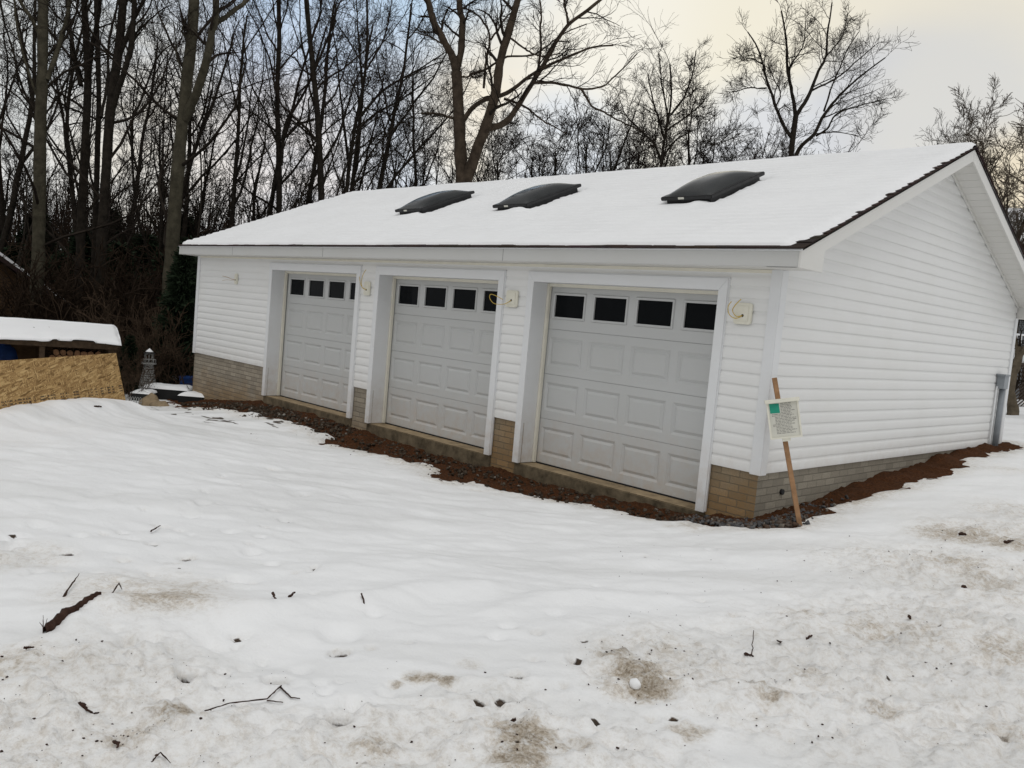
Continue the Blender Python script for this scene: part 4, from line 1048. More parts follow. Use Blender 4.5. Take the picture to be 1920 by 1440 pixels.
for i in range(8): b.quad([o8[i], o8[(i+1) % 8], (0, 0, 1.04)])
b.build('roof', M['rubber'], LH)
b = MB(); o8 = oct_(.09, .978)
for i in range(8): b.quad([o8[i], o8[(i+1) % 8], (0, 0, 1.065)])
b.quad(o8[::-1]); b.build('snow_cap', M['snow'], LH)
# planter beds with snow on top
def planter(px, d, w_, dp_, h_, label):
    q = gpos(px, d); E_ = empty('raised_bed', tuple(q), label, 'planter', None, rz=math.atan2(RV[1], RV[0])+.08)
    b = MB(); b.box((-w_/2, -dp_/2, -.05), (w_/2, dp_/2, h_)); b.build('wall', M['rubber'], E_, .02)
    us = np.linspace(-w_/2-.01, w_/2+.01, 50); vs = np.linspace(-dp_/2-.01, dp_/2+.01, 24); UU, VV = np.meshgrid(us, vs)
    eg = np.minimum(w_/2+.01-np.abs(UU), dp_/2+.01-np.abs(VV)); hh = h_-.004+.07*np.sqrt(np.clip(eg, 0, .1)/.1)+.02*fbm(UU+px, VV, 4, 3, 5)*(eg > .01)
    RI = np.arange(UU.size).reshape(UU.shape); RF = np.stack([RI[:-1, :-1], RI[:-1, 1:], RI[1:, 1:], RI[1:, :-1]], -1).reshape(-1, 4)
    link('snow_top', npmesh('snow_top', np.stack([UU, VV, hh], -1), RF, True), M['snow'], E_)
    return E_
planter(320, 16.9, .85, .5, .20, 'black raised bed topped with snow, left of the blue bin')
planter(345, 18.6, .55, .4, .30, 'small black snow topped bed behind the larger one')
planter(368, 16.4, .5, .45, .12, 'low black snow topped tub tucked beside the garage wall')
planter(272, 16.3, .35, .4, .14, 'short snowy planter left of the large black bed')
q = gpos(359, 17.9); BB = empty('blue_bin', tuple(q), 'blue plastic bin by the far left corner of the garage', 'bin')
b = MB(); b.prism([(.20*math.cos(a*.5236), .20*math.sin(a*.5236), 0) for a in range(12)], (0, 0, .36))
for i in range(12, 24): v_ = b.v[i]; b.v[i] = (v_[0]*1.2, v_[1]*1.2, v_[2])
b.build('tub', M['blue'], BB, .01)
b = MB(); b.prism([(.255*math.cos(a*.5236), .255*math.sin(a*.5236), .345) for a in range(12)], (0, 0, .03)); b.build('rim', M['blue'], BB, .008)
q = gpos(286, 15.4); lump('boulder', M['rock'], (q[0], q[1], q[2]-.02), (.24, .17, .20), 5, 'tan boulder lying in the snow left of the garage corner', 'rock', 3, .35, .4)
q = gpos(303, 15.3); lump('boulder', M['rock'], (q[0], q[1], q[2]-.03), (.17, .13, .12), 9, 'smaller rust tan rock touching the tan boulder', 'rock', 3, .35, 1.0)
q = gpos(372, 15.9)
# little wire edging fence
q = gpos(250, 15.2); E_ = empty('wire_fence', tuple(q), 'short white wire edging fence behind the board', 'fence', rz=math.atan2(RV[1], RV[0]))
b = MB()
for k in range(7):
    x = -.14+k*.045; b.tube([(x, 0, -.05), (x, 0, .13), (x+.018, 0, .155), (x+.036, 0, .13), (x+.036, 0, -.05)], .004, 5)
b.build('hoops', M['lhouse'], E_)
b = MB(); b.tube([(-.16, .006, .06), (.18, .006, .06)], .004, 5); b.build('rail', M['lhouse'], E_)

# ------------------------------------------------------------------ trees
def norm(v): return v/(np.linalg.norm(v, axis=-1, keepdims=True)+1e-9)
def tubes(P, R, sides):
    """P (n,m,3) polylines, R (n,m) radii -> verts, quads"""
    n, m_, _ = P.shape
    T = np.empty_like(P); T[:, 1:-1] = P[:, 2:]-P[:, :-2]; T[:, 0] = P[:, 1]-P[:, 0]; T[:, -1] = P[:, -1]-P[:, -2]
    T = norm(T); a = np.array([.31, .93, .17]); N1 = norm(np.cross(T, a)); N2 = np.cross(T, N1)
    ang = np.arange(sides)*2*math.pi/sides
    V = P[:, :, None, :]+R[:, :, None, None]*(np.cos(ang)[None, None, :, None]*N1[:, :, None, :]+np.sin(ang)[None, None, :, None]*N2[:, :, None, :])
    I = np.arange(n*m_*sides).reshape(n, m_, sides); J = np.roll(I, -1, axis=2)
    Fq = np.stack([I[:, :-1], J[:, :-1], J[:, 1:], I[:, 1:]], -1).reshape(-1, 4)
    return V.reshape(-1, 3), Fq
def joinm(parts):
    V = []; Fq = []; n = 0
    for v, f in parts: V.append(v); Fq.append(f+n); n += len(v)
    return np.concatenate(V), np.concatenate(Fq)
def spline(pts, r0, r1, n, rng, wob=.0):
    pts = np.array(pts, float)
    d = np.concatenate([[0], np.cumsum(np.linalg.norm(np.diff(pts, axis=0), axis=1))]); t_ = np.linspace(0, d[-1], n)
    q = np.stack([np.interp(t_, d, pts[:, k]) for k in range(3)], -1)
    for _ in range(2): q[1:-1] = .25*q[:-2]+.5*q[1:-1]+.25*q[2:]
    s = np.linspace(0, 1, n); q += wob*np.cumsum(rng.normal(size=(n, 3)), 0)*np.sqrt(1/n)*(s*(1-s)*4)[:, None]
    return q, r0+(r1-r0)*s**.8
def grow(P, Dr, Ln, R, seg, wob, trop, rng, tip=.35, rmin=.004):
    n = len(P); out = np.empty((n, seg+1, 3)); rad = np.empty((n, seg+1)); out[:, 0] = P; D_ = Dr.copy(); p = P.copy()
    drift = rng.normal(size=(n, 3))*wob*.5
    for s in range(seg):
        D_ = norm(D_+wob*rng.normal(size=(n, 3))+drift*(.5 if s < seg/2 else -.3)+np.array([0, 0, trop]))
        p = p+D_*(Ln/seg)[:, None]; out[:, s+1] = p
    k = np.linspace(0, 1, seg+1); rad[:] = np.maximum(R[:, None]*(1-(1-tip)*k[None]), rmin)
    return out, rad
def children(P, R, per, rng, tmin, ang, angs, lens, rfac, rcap, fork=False, base_len=None):
    """P (n,m,3): start points, dirs, lengths, radii for per children on every branch"""
    n, m_, _ = P.shape
    t_ = tmin+(1-tmin)*(np.arange(per)[None]+rng.uniform(0, 1, (n, per)))/per
    if fork: t_[:, -1] = 1.0
    f = t_*(m_-1); i = np.minimum(f.astype(int), m_-2); fr = (f-i)[..., None]
    idx = np.arange(n)[:, None]
    p = P[idx, i]*(1-fr)+P[idx, i+1]*fr; T = norm(P[idx, i+1]-P[idx, i])
    r = R[idx, i]*(1-fr[..., 0])+R[idx, i+1]*fr[..., 0]
    rd = rng.normal(size=(n, per, 3)); pr = norm(rd-T*(rd*T).sum(-1, keepdims=True))
    a = ang+angs*rng.normal(size=(n, per, 1)); a = np.where(t_[..., None] > .985, a*.35, a)
    D_ = norm(T*np.cos(a)+pr*np.sin(a))
    bl = np.linalg.norm(np.diff(P, axis=1), axis=2).sum(1)[:, None] if base_len is None else base_len
    Ln = bl*lens*(1-.55*t_)*rng.uniform(.65, 1.25, (n, per))
    return p.reshape(-1, 3), D_.reshape(-1, 3), Ln.ravel(), np.minimum(r*rfac, rcap).ravel()
def make_crown(stems, rng, lv, rmin, up=.035, dens=1.0, wob=.17, len1=.45):
    """stems: list of (P,R) limb polylines (resampled to equal length). lv: children per level"""
    m_ = 14
    SP_, SR = [], []
    for P, R in stems:
        s = np.linspace(0, 1, len(P)); u = np.linspace(0, 1, m_)
        SP_.append(np.stack([np.interp(u, s, P[:, k]) for k in range(3)], -1)); SR.append(np.interp(u, s, R))
    P = np.array(SP_); R = np.array(SR); parts = []
    spec = [(.25, .80, .25, len1, .44, .045, 7, 5), (.12, .68, .25, .68, .52, .016, 6, 4), (.10, .66, .26, .74, .60, .008, 5, 3), (.1, .65, .3, .6, .7, .008, 3, 3), (.1, .6, .3, .6, .75, .007, 3, 3)]
    for k, per in enumerate(lv):
        tm, an, as_, ls, rf, rc, sg, sd = spec[k]
        p, d_, ln2, r = children(P, R, per, rng, tm, an, as_, ls, rf, rc, fork=(k >= 0))
        ln2 = np.clip(ln2, .18, 5.5)
        P, R = grow(p, d_, ln2, r, sg, wob, up*(1 if k < 3 else .8), rng, .35, rmin)
        parts.append(tubes(P, R, sd))
    return parts
def tree_from_px(name, d, stems, lv, rmin, barkm, twigm, label, cat, seed, group=None, depth=1.0, crown_skip=(), up=.035, trunk_sides=10, len1=.45, wob=.17):
    """stems: (pixel polyline, width px start, end[, start offset])"""
    rng = np.random.default_rng(seed)
    base = at(*stems[0][0][0], d); bz = gz(base[0], base[1])
    st = []; tparts = []
    starts = {}
    for si, (pl, w0, w1) in enumerate(stems):
        if si == 0: sl0, dof = 0, 0
        else:
            sl0 = rng.uniform(-.45, .45)*depth
            # start at the depth of the nearest point on earlier stems
            best = min(((abs(x-pl[0][0])+abs(y-pl[0][1]), dd_) for pts_, dds in st_px for (x, y), dd_ in zip(pts_, dds)), default=(0, d))
            dof = best[1]-d
        if si == 0: st_px = []
        dists = []; L0 = 0; prev = pl[0]
        for x, y in pl:
            L0 += math.hypot(x-prev[0], y-prev[1])*d/FPX; prev = (x, y); dists.append(d+dof+sl0*L0)
        P = np.array([at(x, y, q) for (x, y), q in zip(pl, dists)])
        if si == 0: P = np.concatenate([[[P[0][0], P[0][1], min(bz-.3, P[0][2]-.1)]], P])
        xs = np.interp(np.linspace(0, 1, 24), np.linspace(0, 1, len(pl)), [p[0] for p in pl]); ys = np.interp(np.linspace(0, 1, 24), np.linspace(0, 1, len(pl)), [p[1] for p in pl])
        st_px.append((list(zip(xs, ys)), list(np.interp(np.linspace(0, 1, 24), np.linspace(0, 1, len(pl)), dists))))
        q, r = spline(P, w0*d/FPX/2, w1*d/FPX/2, 26, rng, .05 if si else .03)
        if si == 0: r[:4] *= np.array([1.35, 1.18, 1.08, 1.02])
        r = r*(1+.05*rng.normal(size=len(r)))
        tparts.append(tubes(q[None], r[None], trunk_sides)); st.append((q, r))
    E_ = empty(name, (0, 0, 0), label, cat, group)
    V, Fq = joinm(tparts); org = np.array([base[0], base[1], bz])
    E_.location = tuple(org)
    link('trunk', npmesh('trunk', V-org, Fq, True), barkm, E_)
    cs_ = [s for i, s in enumerate(st) if i not in crown_skip]
    parts = make_crown(cs_, rng, lv, rmin, up, len1=len1, wob=wob)
    V, Fq = joinm(parts)
    link('crown', npmesh('crown', V-org, Fq), twigm, E_)
    return E_
B0, B1, B2 = M['bark_dark'], M['bark_light'], M['bark_brown']
WG = 'bare woodland trees behind the garage'
tree_from_px('tall_tree', 24, [([(60,690),(72,480),(75,300),(80,150),(82,0),(84,-160)], 27, 17), ([(77,70),(58,30),(40,0),(22,-60)], 8, 5), ([(88,150),(115,80),(133,10),(140,-80)], 10, 6), ([(76,200),(50,120),(30,40),(20,-60)], 5, 3)],
    [7,5,4], .004, B1, M['twig'], 'straight pale grey trunk rising behind the left part of the shed roof', 'tree', 1)
tree_from_px('tall_tree', 26, [([(138,700),(150,480),(158,300),(166,150),(160,60),(155,-80)], 20, 12), ([(166,150),(172,80),(185,20),(190,-80)], 9, 6), ([(152,160),(138,110),(128,40),(124,-60)], 9, 6), ([(157,330),(130,240),(110,150),(95,60)], 4, 2)],
    [7,5,4], .004, B0, M['twig'], 'black trunk forking into three just left of the ivy dark pair', 'tree', 2)
tree_from_px('tall_tree', 27, [([(170,700),(180,400),(186,200),(184,100),(180,0),(180,-90)], 14, 8), ([(186,230),(200,160),(215,90),(230,20)], 5, 3)],
    [8,5,4], .004, B0, M['twig'], 'slim black trunk squeezed between two thicker dark trunks', 'tree', 3)
tree_from_px('tall_tree', 25, [([(184,700),(190,480),(200,330),(208,200),(222,110),(230,30),(234,-80)], 25, 14), ([(208,215),(222,160),(236,110),(245,40),(255,-60)], 12, 8), ([(226,100),(245,50),(270,0),(280,-60)], 9, 6), ([(236,75),(265,55),(290,30),(320,10)], 5, 2), ([(190,220),(204,130),(206,60),(222,0)], 6, 4)],
    [7,5,4], .004, B0, M['twig'], 'thick black trunk leaning right with ivy dark bark and paired stems', 'tree', 4)
tree_from_px('tall_tree', 22, [([(306,700),(316,560),(326,420),(340,260),(352,150),(362,50),(368,-100)], 31, 19), ([(346,225),(372,165),(395,70),(405,30),(405,-60)], 17, 11), ([(402,45),(430,25),(460,0),(500,-40)], 10, 6), ([(356,90),(345,60),(350,35)], 6, 3), ([(350,160),(330,110),(325,40)], 3, 2)],
    [7,5,4], .004, B1, M['twig'], 'mossy pale trunk forking high beside the left end of the garage roof', 'tree', 5)
tree_from_px('tall_tree', 30, [([(518,520),(522,360),(520,250),(517,160),(524,100),(522,0),(520,-80)], 15, 7), ([(527,310),(535,230),(560,190),(585,150),(612,50)], 7, 3), ([(521,250),(480,215),(440,195)], 4, 2), ([(524,130),(560,90),(590,60)], 4, 2), ([(522,100),(500,60),(480,10)], 4, 2), ([(524,60),(540,20),(545,-40)], 3, 2)],
    [8,6,4], .0042, B0, M['twig'], 'dark slender tree with a rising right limb above the left roof slope', 'tree', 6)
tree_from_px('tall_tree', 28, [([(606,480),(604,340),(598,220),(585,100),(574,0),(570,-80)], 15, 9), ([(590,130),(625,60),(640,0)], 5, 3), ([(598,268),(570,240),(545,215),(525,188)], 5, 2), ([(582,80),(600,30),(605,-20)], 4, 3)],
    [8,6,4], .0042, B0, M['twig'], 'dark trunk curving left with height, above where the roof ridge begins', 'tree', 7)
tree_from_px('spreading_tree', 30, [([(643,470),(652,350),(668,230),(685,160),(690,80),(688,0)], 13, 4), ([(656,320),(645,240),(636,150),(625,60)], 6, 2), ([(670,225),(700,190),(735,160),(790,130),(840,95)], 6, 2), ([(680,175),(676,80),(668,0)], 5, 2), ([(664,250),(700,215),(745,195),(790,160),(815,140)], 5, 2), ([(688,130),(720,70),(735,0)], 4, 2), ([(660,290),(690,262),(720,245)], 4, 2)],
    [9,6,4], .0042, B0, M['twig'], 'twiggy vase shaped tree at the left end of the roof ridge', 'tree', 8, wob=.16)
tree_from_px('big_tree', 20, [([(870,480),(868,340),(862,230),(856,135)], 36, 19), ([(856,140),(848,105),(830,75),(812,45),(800,0),(788,-60)], 15, 10), ([(855,135),(866,90),(870,40),(864,0),(860,-60)], 14, 10),
    ([(872,345),(890,290),(910,230),(925,180),(935,110),(955,50),(970,0),(985,-60)], 24, 10), ([(905,240),(940,240),(955,225),(1000,160),(1030,105),(1065,45),(1100,20),(1150,-20)], 13, 5),
    ([(868,228),(882,203),(905,187),(950,178),(985,150),(1015,130),(1060,115),(1110,90),(1150,85)], 10, 3), ([(1000,155),(1040,155),(1090,166),(1130,160),(1180,115),(1195,100)], 6, 2), ([(1090,167),(1110,200),(1160,225),(1205,245)], 5, 2),
    ([(858,222),(820,216),(790,213)], 6, 4), ([(907,165),(912,110),(922,72),(900,30),(875,14),(850,18)], 5, 3), ([(945,185),(975,196),(1010,225),(1060,250)], 5, 2), ([(1065,45),(1060,15),(1056,-20)], 5, 3), ([(1010,130),(1009,60),(1012,0)], 5, 3), ([(920,75),(945,45),(957,25)], 4, 3), ([(880,140),(910,130),(950,105),(1000,105),(1060,60),(1100,45)], 5, 2), ([(955,70),(1000,100),(1050,100)], 4, 2), ([(862,145),(880,135),(905,140)], 4, 2), ([(835,85),(800,70),(775,60)], 4, 2)],
    [7,5,4], .004, B2, M['twig'], 'large twin trunked bare tree with spreading limbs above the skylights', 'tree', 9, crown_skip=(0,), len1=.38)
tree_from_px('spreading_tree', 32, [([(1238,430),(1238,310),(1250,240),(1262,190),(1256,120)], 12, 3), ([(1240,300),(1222,262),(1195,235),(1170,210)], 6, 2), ([(1246,262),(1228,200),(1215,140)], 5, 2), ([(1258,215),(1285,180),(1300,130),(1305,95)], 5, 2), ([(1250,245),(1290,215),(1320,190)], 4, 2), ([(1254,230),(1240,160),(1235,100)], 4, 2), ([(1240,300),(1265,262),(1300,245)], 4, 2)],
    [9,7,5], .0042, B0, M['twig'], 'rounded twiggy tree between the big twin trunk and the lone tree', 'tree', 10, wob=.17)
tree_from_px('lone_tree', 26, [([(1478,440),(1482,300),(1488,245),(1492,218)], 16, 10), ([(1488,262),(1470,240),(1455,205),(1446,180),(1437,150),(1420,90),(1402,60)], 8, 2), ([(1492,220),(1485,170),(1475,120),(1470,60),(1465,20)], 8, 2.5), ([(1493,217),(1515,180),(1525,145),(1545,110),(1548,60),(1560,5)], 8, 2.5),
    ([(1488,310),(1496,280),(1510,268),(1530,255),(1545,215),(1570,185),(1610,150),(1660,108)], 9, 2), ([(1530,255),(1556,240),(1566,215),(1610,198),(1665,185)], 4, 1.5), ([(1518,172),(1560,150),(1600,120),(1640,85)], 4, 1.5), ([(1437,165),(1400,165),(1372,172)], 3, 1.5), ([(1545,208),(1558,160),(1585,100),(1610,60)], 4, 1.5), ([(1455,200),(1464,180),(1455,150),(1440,120)], 3, 1.5), ([(1478,130),(1500,90),(1510,40)], 3, 1.5), ([(1430,120),(1415,110),(1385,100)], 3, 1.5), ([(1545,110),(1580,70),(1590,25)], 3, 1.5)],
    [9,7,4], .0042, B0, M['twig'], 'lone broad crowned bare tree against pale sky above the roof ridge', 'tree', 11, crown_skip=(0,), len1=.42)
tree_from_px('garden_tree', 20.5, [([(1900,772),(1893,735),(1897,700),(1906,680),(1912,650)], 22, 13), ([(1908,678),(1925,640),(1940,590)], 10, 6), ([(1909,665),(1898,610),(1890,560)], 7, 3)],
    [5,4,3], .006, M['bark_grey'], M['twig'], 'small gnarled tree with a swollen trunk on the snow past the gable', 'tree', 12)

# generic trees -> a few models, copied
def generic(seed, H, r0, lv, rmin, twigm, barkm, form='tall', up=.04):
    rng = np.random.default_rng(seed); n = 18
    fork = {'tall': .45, 'vase': .18, 'thin': .7}[form]
    hd = H*{'tall': 1.0, 'vase': .75, 'thin': 1.0}[form]
    P, R = grow(np.zeros((1, 3))-np.array([[0, 0, .3]]), np.array([[rng.normal()*.03, rng.normal()*.03, 1.]]), np.array([hd]), np.array([r0]), n, .05, .04, rng, .22, rmin)
    tp = [tubes(P, R, 7)]; st = [(P[0], R[0])]
    k = {'tall': 5, 'vase': 8, 'thin': 3}[form]
    p, d_, ln2, r = children(P, R, k, rng, fork, .5, .12, .55, .62, .2)
    ln2 = np.clip(ln2, H*.22, H*.6)
    P2, R2 = grow(p, d_, ln2, r, 10, .12, .10, rng, .22, rmin); tp.append(tubes(P2, R2, 6))
    for a_, b_2 in zip(P2, R2): st.append((a_, b_2))
    stc = []
    i0 = int(len(P[0])*fork*.9)
    stc.append((P[0][i0:], R[0][i0:])); stc += st[1:]
    parts = make_crown(stc, rng, lv, rmin, up, len1=.5 if form != 'thin' else .35, wob=.17)
    tv, tf = joinm(tp); cv, cf = joinm(parts)
    E_ = empty('bare_tree'); 
    link('trunk', npmesh('trunk', tv, tf, True), barkm, E_); link('crown', npmesh('crown', cv, cf), twigm, E_)
    return E_, H
def copy_tree(o):
    c_ = o.copy(); COL.objects.link(c_)
    for chd in o.children:
        q = chd.copy(); COL.objects.link(q); q.parent = c_
    return c_
PROTO = {
 'tall': [generic(s, 16, .17, [7,6,5], .0055, M['twig'], B0, 'tall') for s in (101, 102, 103)],
 'vase': [generic(s, 10, .12, [7,6,5], .0055, M['twig'], B0, 'vase') for s in (111, 112, 113)],
 'thin': [generic(s, 11, .07, [8,4,3], .0052, M['twig'], B0, 'thin') for s in (121, 122)],
 'pale': [generic(s, 9, .12, [7,6,6], .005, M['twig_pale'], B2, 'vase', .03) for s in (131,)],
}
usedp = set()
LBL = {'tall': 'tall dark bare woodland tree standing behind the garage', 'vase': 'spreading dark bare tree in the woods behind the garage',
       'thin': 'slender dark bare sapling in the woods behind the garage', 'pale': 'pale brown bare tree beyond the gable end'}
def plant(kind, i, px, d, top_py=None, H=None, label=None, group=WG):
    pr, h0 = PROTO[kind][i % len(PROTO[kind])]
    q = at(px, 650, d); z = gz(q[0], q[1])
    if top_py is not None:
        zt = at(px, top_py, d)[2]; H = max(zt-z, 2)
    s = (H or h0)/h0/({'vase': .97, 'pale': .97}.get(kind, 1.05))
    key = (kind, i % len(PROTO[kind]))
    o = copy_tree(pr) if key in usedp else pr
    usedp.add(key)
    o.location = (q[0], q[1], z); o.scale = (s*random.uniform(.9, 1.05),)*2+(s,); o.rotation_euler = (0, 0, random.uniform(0, 6.28))
    tag(o, label or LBL[kind], 'tree', group)
    return o
rr = random.Random(3)
k = 0
for px in range(-90, 660, 62):
    plant('tall', k, px+rr.uniform(-14, 14), rr.uniform(30, 46), top_py=rr.uniform(-120, 30)); k += 1
for px in range(-60, 660, 36):
    plant('thin', k, px+rr.uniform(-14, 14), rr.uniform(25, 38), top_py=rr.uniform(60, 240)); k += 1
for px in range(-40, 700, 84):
    plant('vase', k, px+rr.uniform(-18, 18), rr.uniform(34, 52), top_py=rr.uniform(110, 260)); k += 1
for px, d, tp, kd in [(700,36,150,'vase'),(740,40,215,'vase'),(790,38,130,'tall'),(815,33,160,'thin'),(835,44,190,'vase'),(905,42,185,'vase'),(940,40,170,'vase'),(985,44,165,'vase'),(1020,38,150,'vase'),(1050,46,160,'tall'),(1085,42,130,'vase'),(1120,40,175,'vase'),(1145,36,200,'vase'),(1175,46,150,'vase'),(1205,40,140,'vase'),
    (1270,44,100,'vase'),(1310,42,150,'vase'),(1345,46,225,'vase'),(1375,44,195,'vase'),(1410,46,215,'vase'),(1440,42,225,'vase'),(1465,46,240,'vase'),(1530,46,245,'vase'),(1570,48,268,'vase'),(960,34,210,'thin'),(1065,34,190,'thin'),(1150,34,220,'thin'),(1000,32,240,'thin'),(1100,33,230,'thin'),(880,34,250,'thin'),(765,34,240,'thin'),(720,33,200,'thin'),
    (1600,40,238,'thin'),(1635,38,245,'thin'),(1680,50,268,'vase'),(1725,52,268,'vase'),(1290,38,200,'thin'),(1330,40,215,'thin'),(1420,38,215,'thin')]:
    plant(kd, k, px, d, top_py=tp); k += 1
GP = 'pale bare trees past the gable end'
for px, d, tp, lb in [(1830,30,170,None),(1818,31,178,None),(1850,35,172,None),(1885,29,215,None),(1930,34,150,None)]:
    plant('pale', k, px, d, top_py=tp, label='pale brown bare tree rising behind the gable peak on the right', group=GP); k += 1
# overhanging twigs at the right edge: a tree just outside the frame
plant('pale', 0, 2010, 19, top_py=-160, label='pale bare tree past the gable whose twigs overhang the right edge', group=GP)

# brush: multi-stem thickets
def thicket(seed, H, nst, mat, rmin):
    rng = np.random.default_rng(seed)
    P0_ = np.stack([rng.normal(size=nst)*H*.16, rng.normal(size=nst)*H*.16, np.full(nst, -.1)], -1)
    D0 = norm(np.stack([rng.normal(size=nst)*.28, rng.normal(size=nst)*.28, np.ones(nst)], -1))
    P, R = grow(P0_, D0, H*rng.uniform(.5, 1.05, nst), rng.uniform(.008, .022, nst), 8, .12, .02, rng, .3, rmin); parts = [tubes(P, R, 4)]
    for per, ls in ((6, .5), (4, .55)):
        p, d_, ln2, r = children(P, R, per, rng, .15, .7, .25, ls, .6, .012)
        P, R = grow(p, d_, np.clip(ln2, .15, 3), r, 4, .2, .04, rng, .4, rmin); parts.append(tubes(P, R, 3))
    V, Fq = joinm(parts)
    return npmesh('thicket', V, Fq), H
TH = [thicket(201, 3.4, 34, None, .008), thicket(202, 3.0, 30, None, .008), thicket(203, 2.6, 26, None, .008)]
for m_, _ in TH: m_.materials.append(M['brush'])
def bush(i, px, d, H, label, group='brown brush thickets under the trees', name='thicket', cat='shrub'):
    me_, h0 = TH[i % 3]; q = at(px, 660, d); o = bpy.data.objects.new(name, me_); COL.objects.link(o)
    s = H/h0; o.location = (q[0], q[1], gz(q[0], q[1])); o.scale = (s*1.15, s*1.15, s); o.rotation_euler = (0, 0, rr.uniform(0, 6.28))
    return tag(o, label, cat, group)
M['cane'] = simple('brown_canes', (.062, .042, .028), .9, .35, 3, 0, .08)
GS = [thicket(211, 2.2, 26, None, .006), thicket(212, 2.0, 22, None, .006)]
for m_, _ in GS: m_.materials.append(M['cane'])
k = 0
for d0, step in ((25, 40), (31, 42), (38, 44), (46, 46)):
    for px in range(-80, 640, step):
        if px < 80 and d0 < 30: continue
        bush(k, px+rr.uniform(-16, 16), d0+rr.uniform(-2, 2), rr.uniform(2.6, 4.6)+.035*(d0-25), 'tangled dark brown thicket under the woodland trees left of the garage'); k += 1
for px in range(660, 1780, 56):
    bush(k, px+rr.uniform(-12, 12), rr.uniform(30, 44), rr.uniform(4.6, 6.4) if px < 1500 else rr.uniform(4.0, 5.0), 'dark twiggy thicket showing above the garage roof ridge', 'thickets above the roof ridge'); k += 1
def gshrub(i, px, d, H, label):
    me_, h0 = GS[i]; q = at(px, 660, d); o = bpy.data.objects.new('garden_shrub', me_); COL.objects.link(o)
    s_ = H/h0; o.location = (q[0], q[1], gz(q[0], q[1])); o.scale = (s_, s_, s_); o.rotation_euler = (0, 0, rr.uniform(0, 6.28)); tag(o, label, 'shrub')
gshrub(0, 306, 17.8, 1.9, 'bare brown fountain shrub just right of the garden lighthouse')
gshrub(1, 286, 18.6, 2.0, 'bare brown shrub rising behind the garden lighthouse')
gshrub(0, 241, 16.2, 1.0, 'low bare shrub between the strand board and the lighthouse')
gshrub(1, 255, 18.8, 1.3, 'bare brown shrub behind the low one, left of the lighthouse')
gshrub(0, 215, 21, 2.6, 'large bare shrub in the dark behind the wood shed end')
# evergreens: trunk + sprays of needles
def evergreen(seed, H, Rb, n, size):
    rng = np.random.default_rng(seed)
    h = rng.uniform(.04, 1, n)**.9; rad = Rb*(1-h)**.75*(.35+.65*rng.uniform(0, 1, n)**.5)*(.8+.25*np.sin(h*40))
    a = rng.uniform(0, 6.283, n); c_ = np.stack([rad*np.cos(a), rad*np.sin(a), h*H-.25*rad], -1)
    d_ = norm(np.stack([np.cos(a), np.sin(a), rng.uniform(-.5, .35, n)], -1)+.5*rng.normal(size=(n, 3)))
    sd = norm(np.cross(d_, rng.normal(size=(n, 3)))); s = size*rng.uniform(.5, 1.3, n)[:, None]
    p0 = c_-sd*s*.12; p1 = c_+sd*s*.12; p2 = c_+d_*s+sd*s*.05; p3 = c_+d_*s-sd*s*.05
    V = np.stack([p0, p1, p2, p3], 1).reshape(-1, 3)
    tv, tf = tubes(np.array([[[0, 0, -.2], [0, 0, H*.5], [0, 0, H*.98]]]), np.array([[Rb*.06, Rb*.04, .01]]), 6)
    return npmesh('crown', V, np.arange(n*4).reshape(n, 4)), npmesh('trunk', tv, tf)
EV = [evergreen(301, 3.2, 1.0, 9000, .22), evergreen(302, 5.0, 1.5, 9000, .32)]
for c_, t_ in EV: c_.materials.append(M['needle']); t_.materials.append(B0)
def conifer(i, px, d, H, label, wide=1.0, group=None):
    q = at(px, 660, d); E_ = empty('evergreen', (q[0], q[1], gz(q[0], q[1])), label, 'tree', group, rz=rr.uniform(0, 6))
    s = H/(3.2, 5.0)[i]; E_.scale = (s*wide, s*wide, s)
    link('crown', EV[i][0], None, E_); link('trunk', EV[i][1], None, E_)
conifer(0, 338, 18.7, 3.1, 'dark green evergreen pressed beside the far left garage corner', .85)
conifer(0, 322, 20.5, 2.0, 'shorter evergreen left of the one at the garage corner', 1.0)
conifer(0, 243, 17.4, 1.15, 'knee high evergreen behind the edge of the strand board', .9)
EG = 'dark evergreens deep in the woods'
for px, d, H in [(20,36,4.5),(110,33,4.2),(150,38,5.5),(215,34,4.8),(262,40,5.5),(300,36,4.6),(350,32,5.0),(400,36,5.0),(60,46,6),(190,48,6.5),(330,48,6.5),(440,46,6),(500,42,5),(-30,42,5)]:
    conifer(1, px, d, H, 'shadowy evergreen deep in the woods left of the garage', 1.25, EG)
# far wood as one mass behind everything
rng = np.random.default_rng(77); n = 1700
f_ = rng.uniform(56, 95, n); s_ = rng.uniform(-.72, .50, n)
fw2 = norm(np.array([FV[0], FV[1], 0])); rt2 = norm(np.array([RV[0], RV[1], 0]))
B_ = CAM[None, :]*np.array([1, 1, 0])+fw2*f_[:, None]+rt2*(s_*f_)[:, None]
B_[:, 2] = base_z(B_[:, 0], B_[:, 1])+hill(B_[:, 0], B_[:, 1])-.3
hh = rng.uniform(3, 6.5, n)*np.interp(s_, [-.7, -.2, .0, .25, .32, .5], [1.5, 1.5, 1.15, .85, .62, .5])
P, R = grow(B_, norm(np.stack([rng.normal(size=n)*.08, rng.normal(size=n)*.08, np.ones(n)], -1)), hh, rng.uniform(.04, .10, n), 6, .07, .03, rng, .2, .015); parts = [tubes(P, R, 4)]
for per, ls in ((6, .38), (4, .5)):
    p, d_, ln2, r = children(P, R, per, rng, .25, .7, .2, ls, .5, .03); P, R = grow(p, d_, ln2, r, 3, .16, .08, rng, .4, .014); parts.append(tubes(P, R, 3))
V, Fq = joinm(parts)
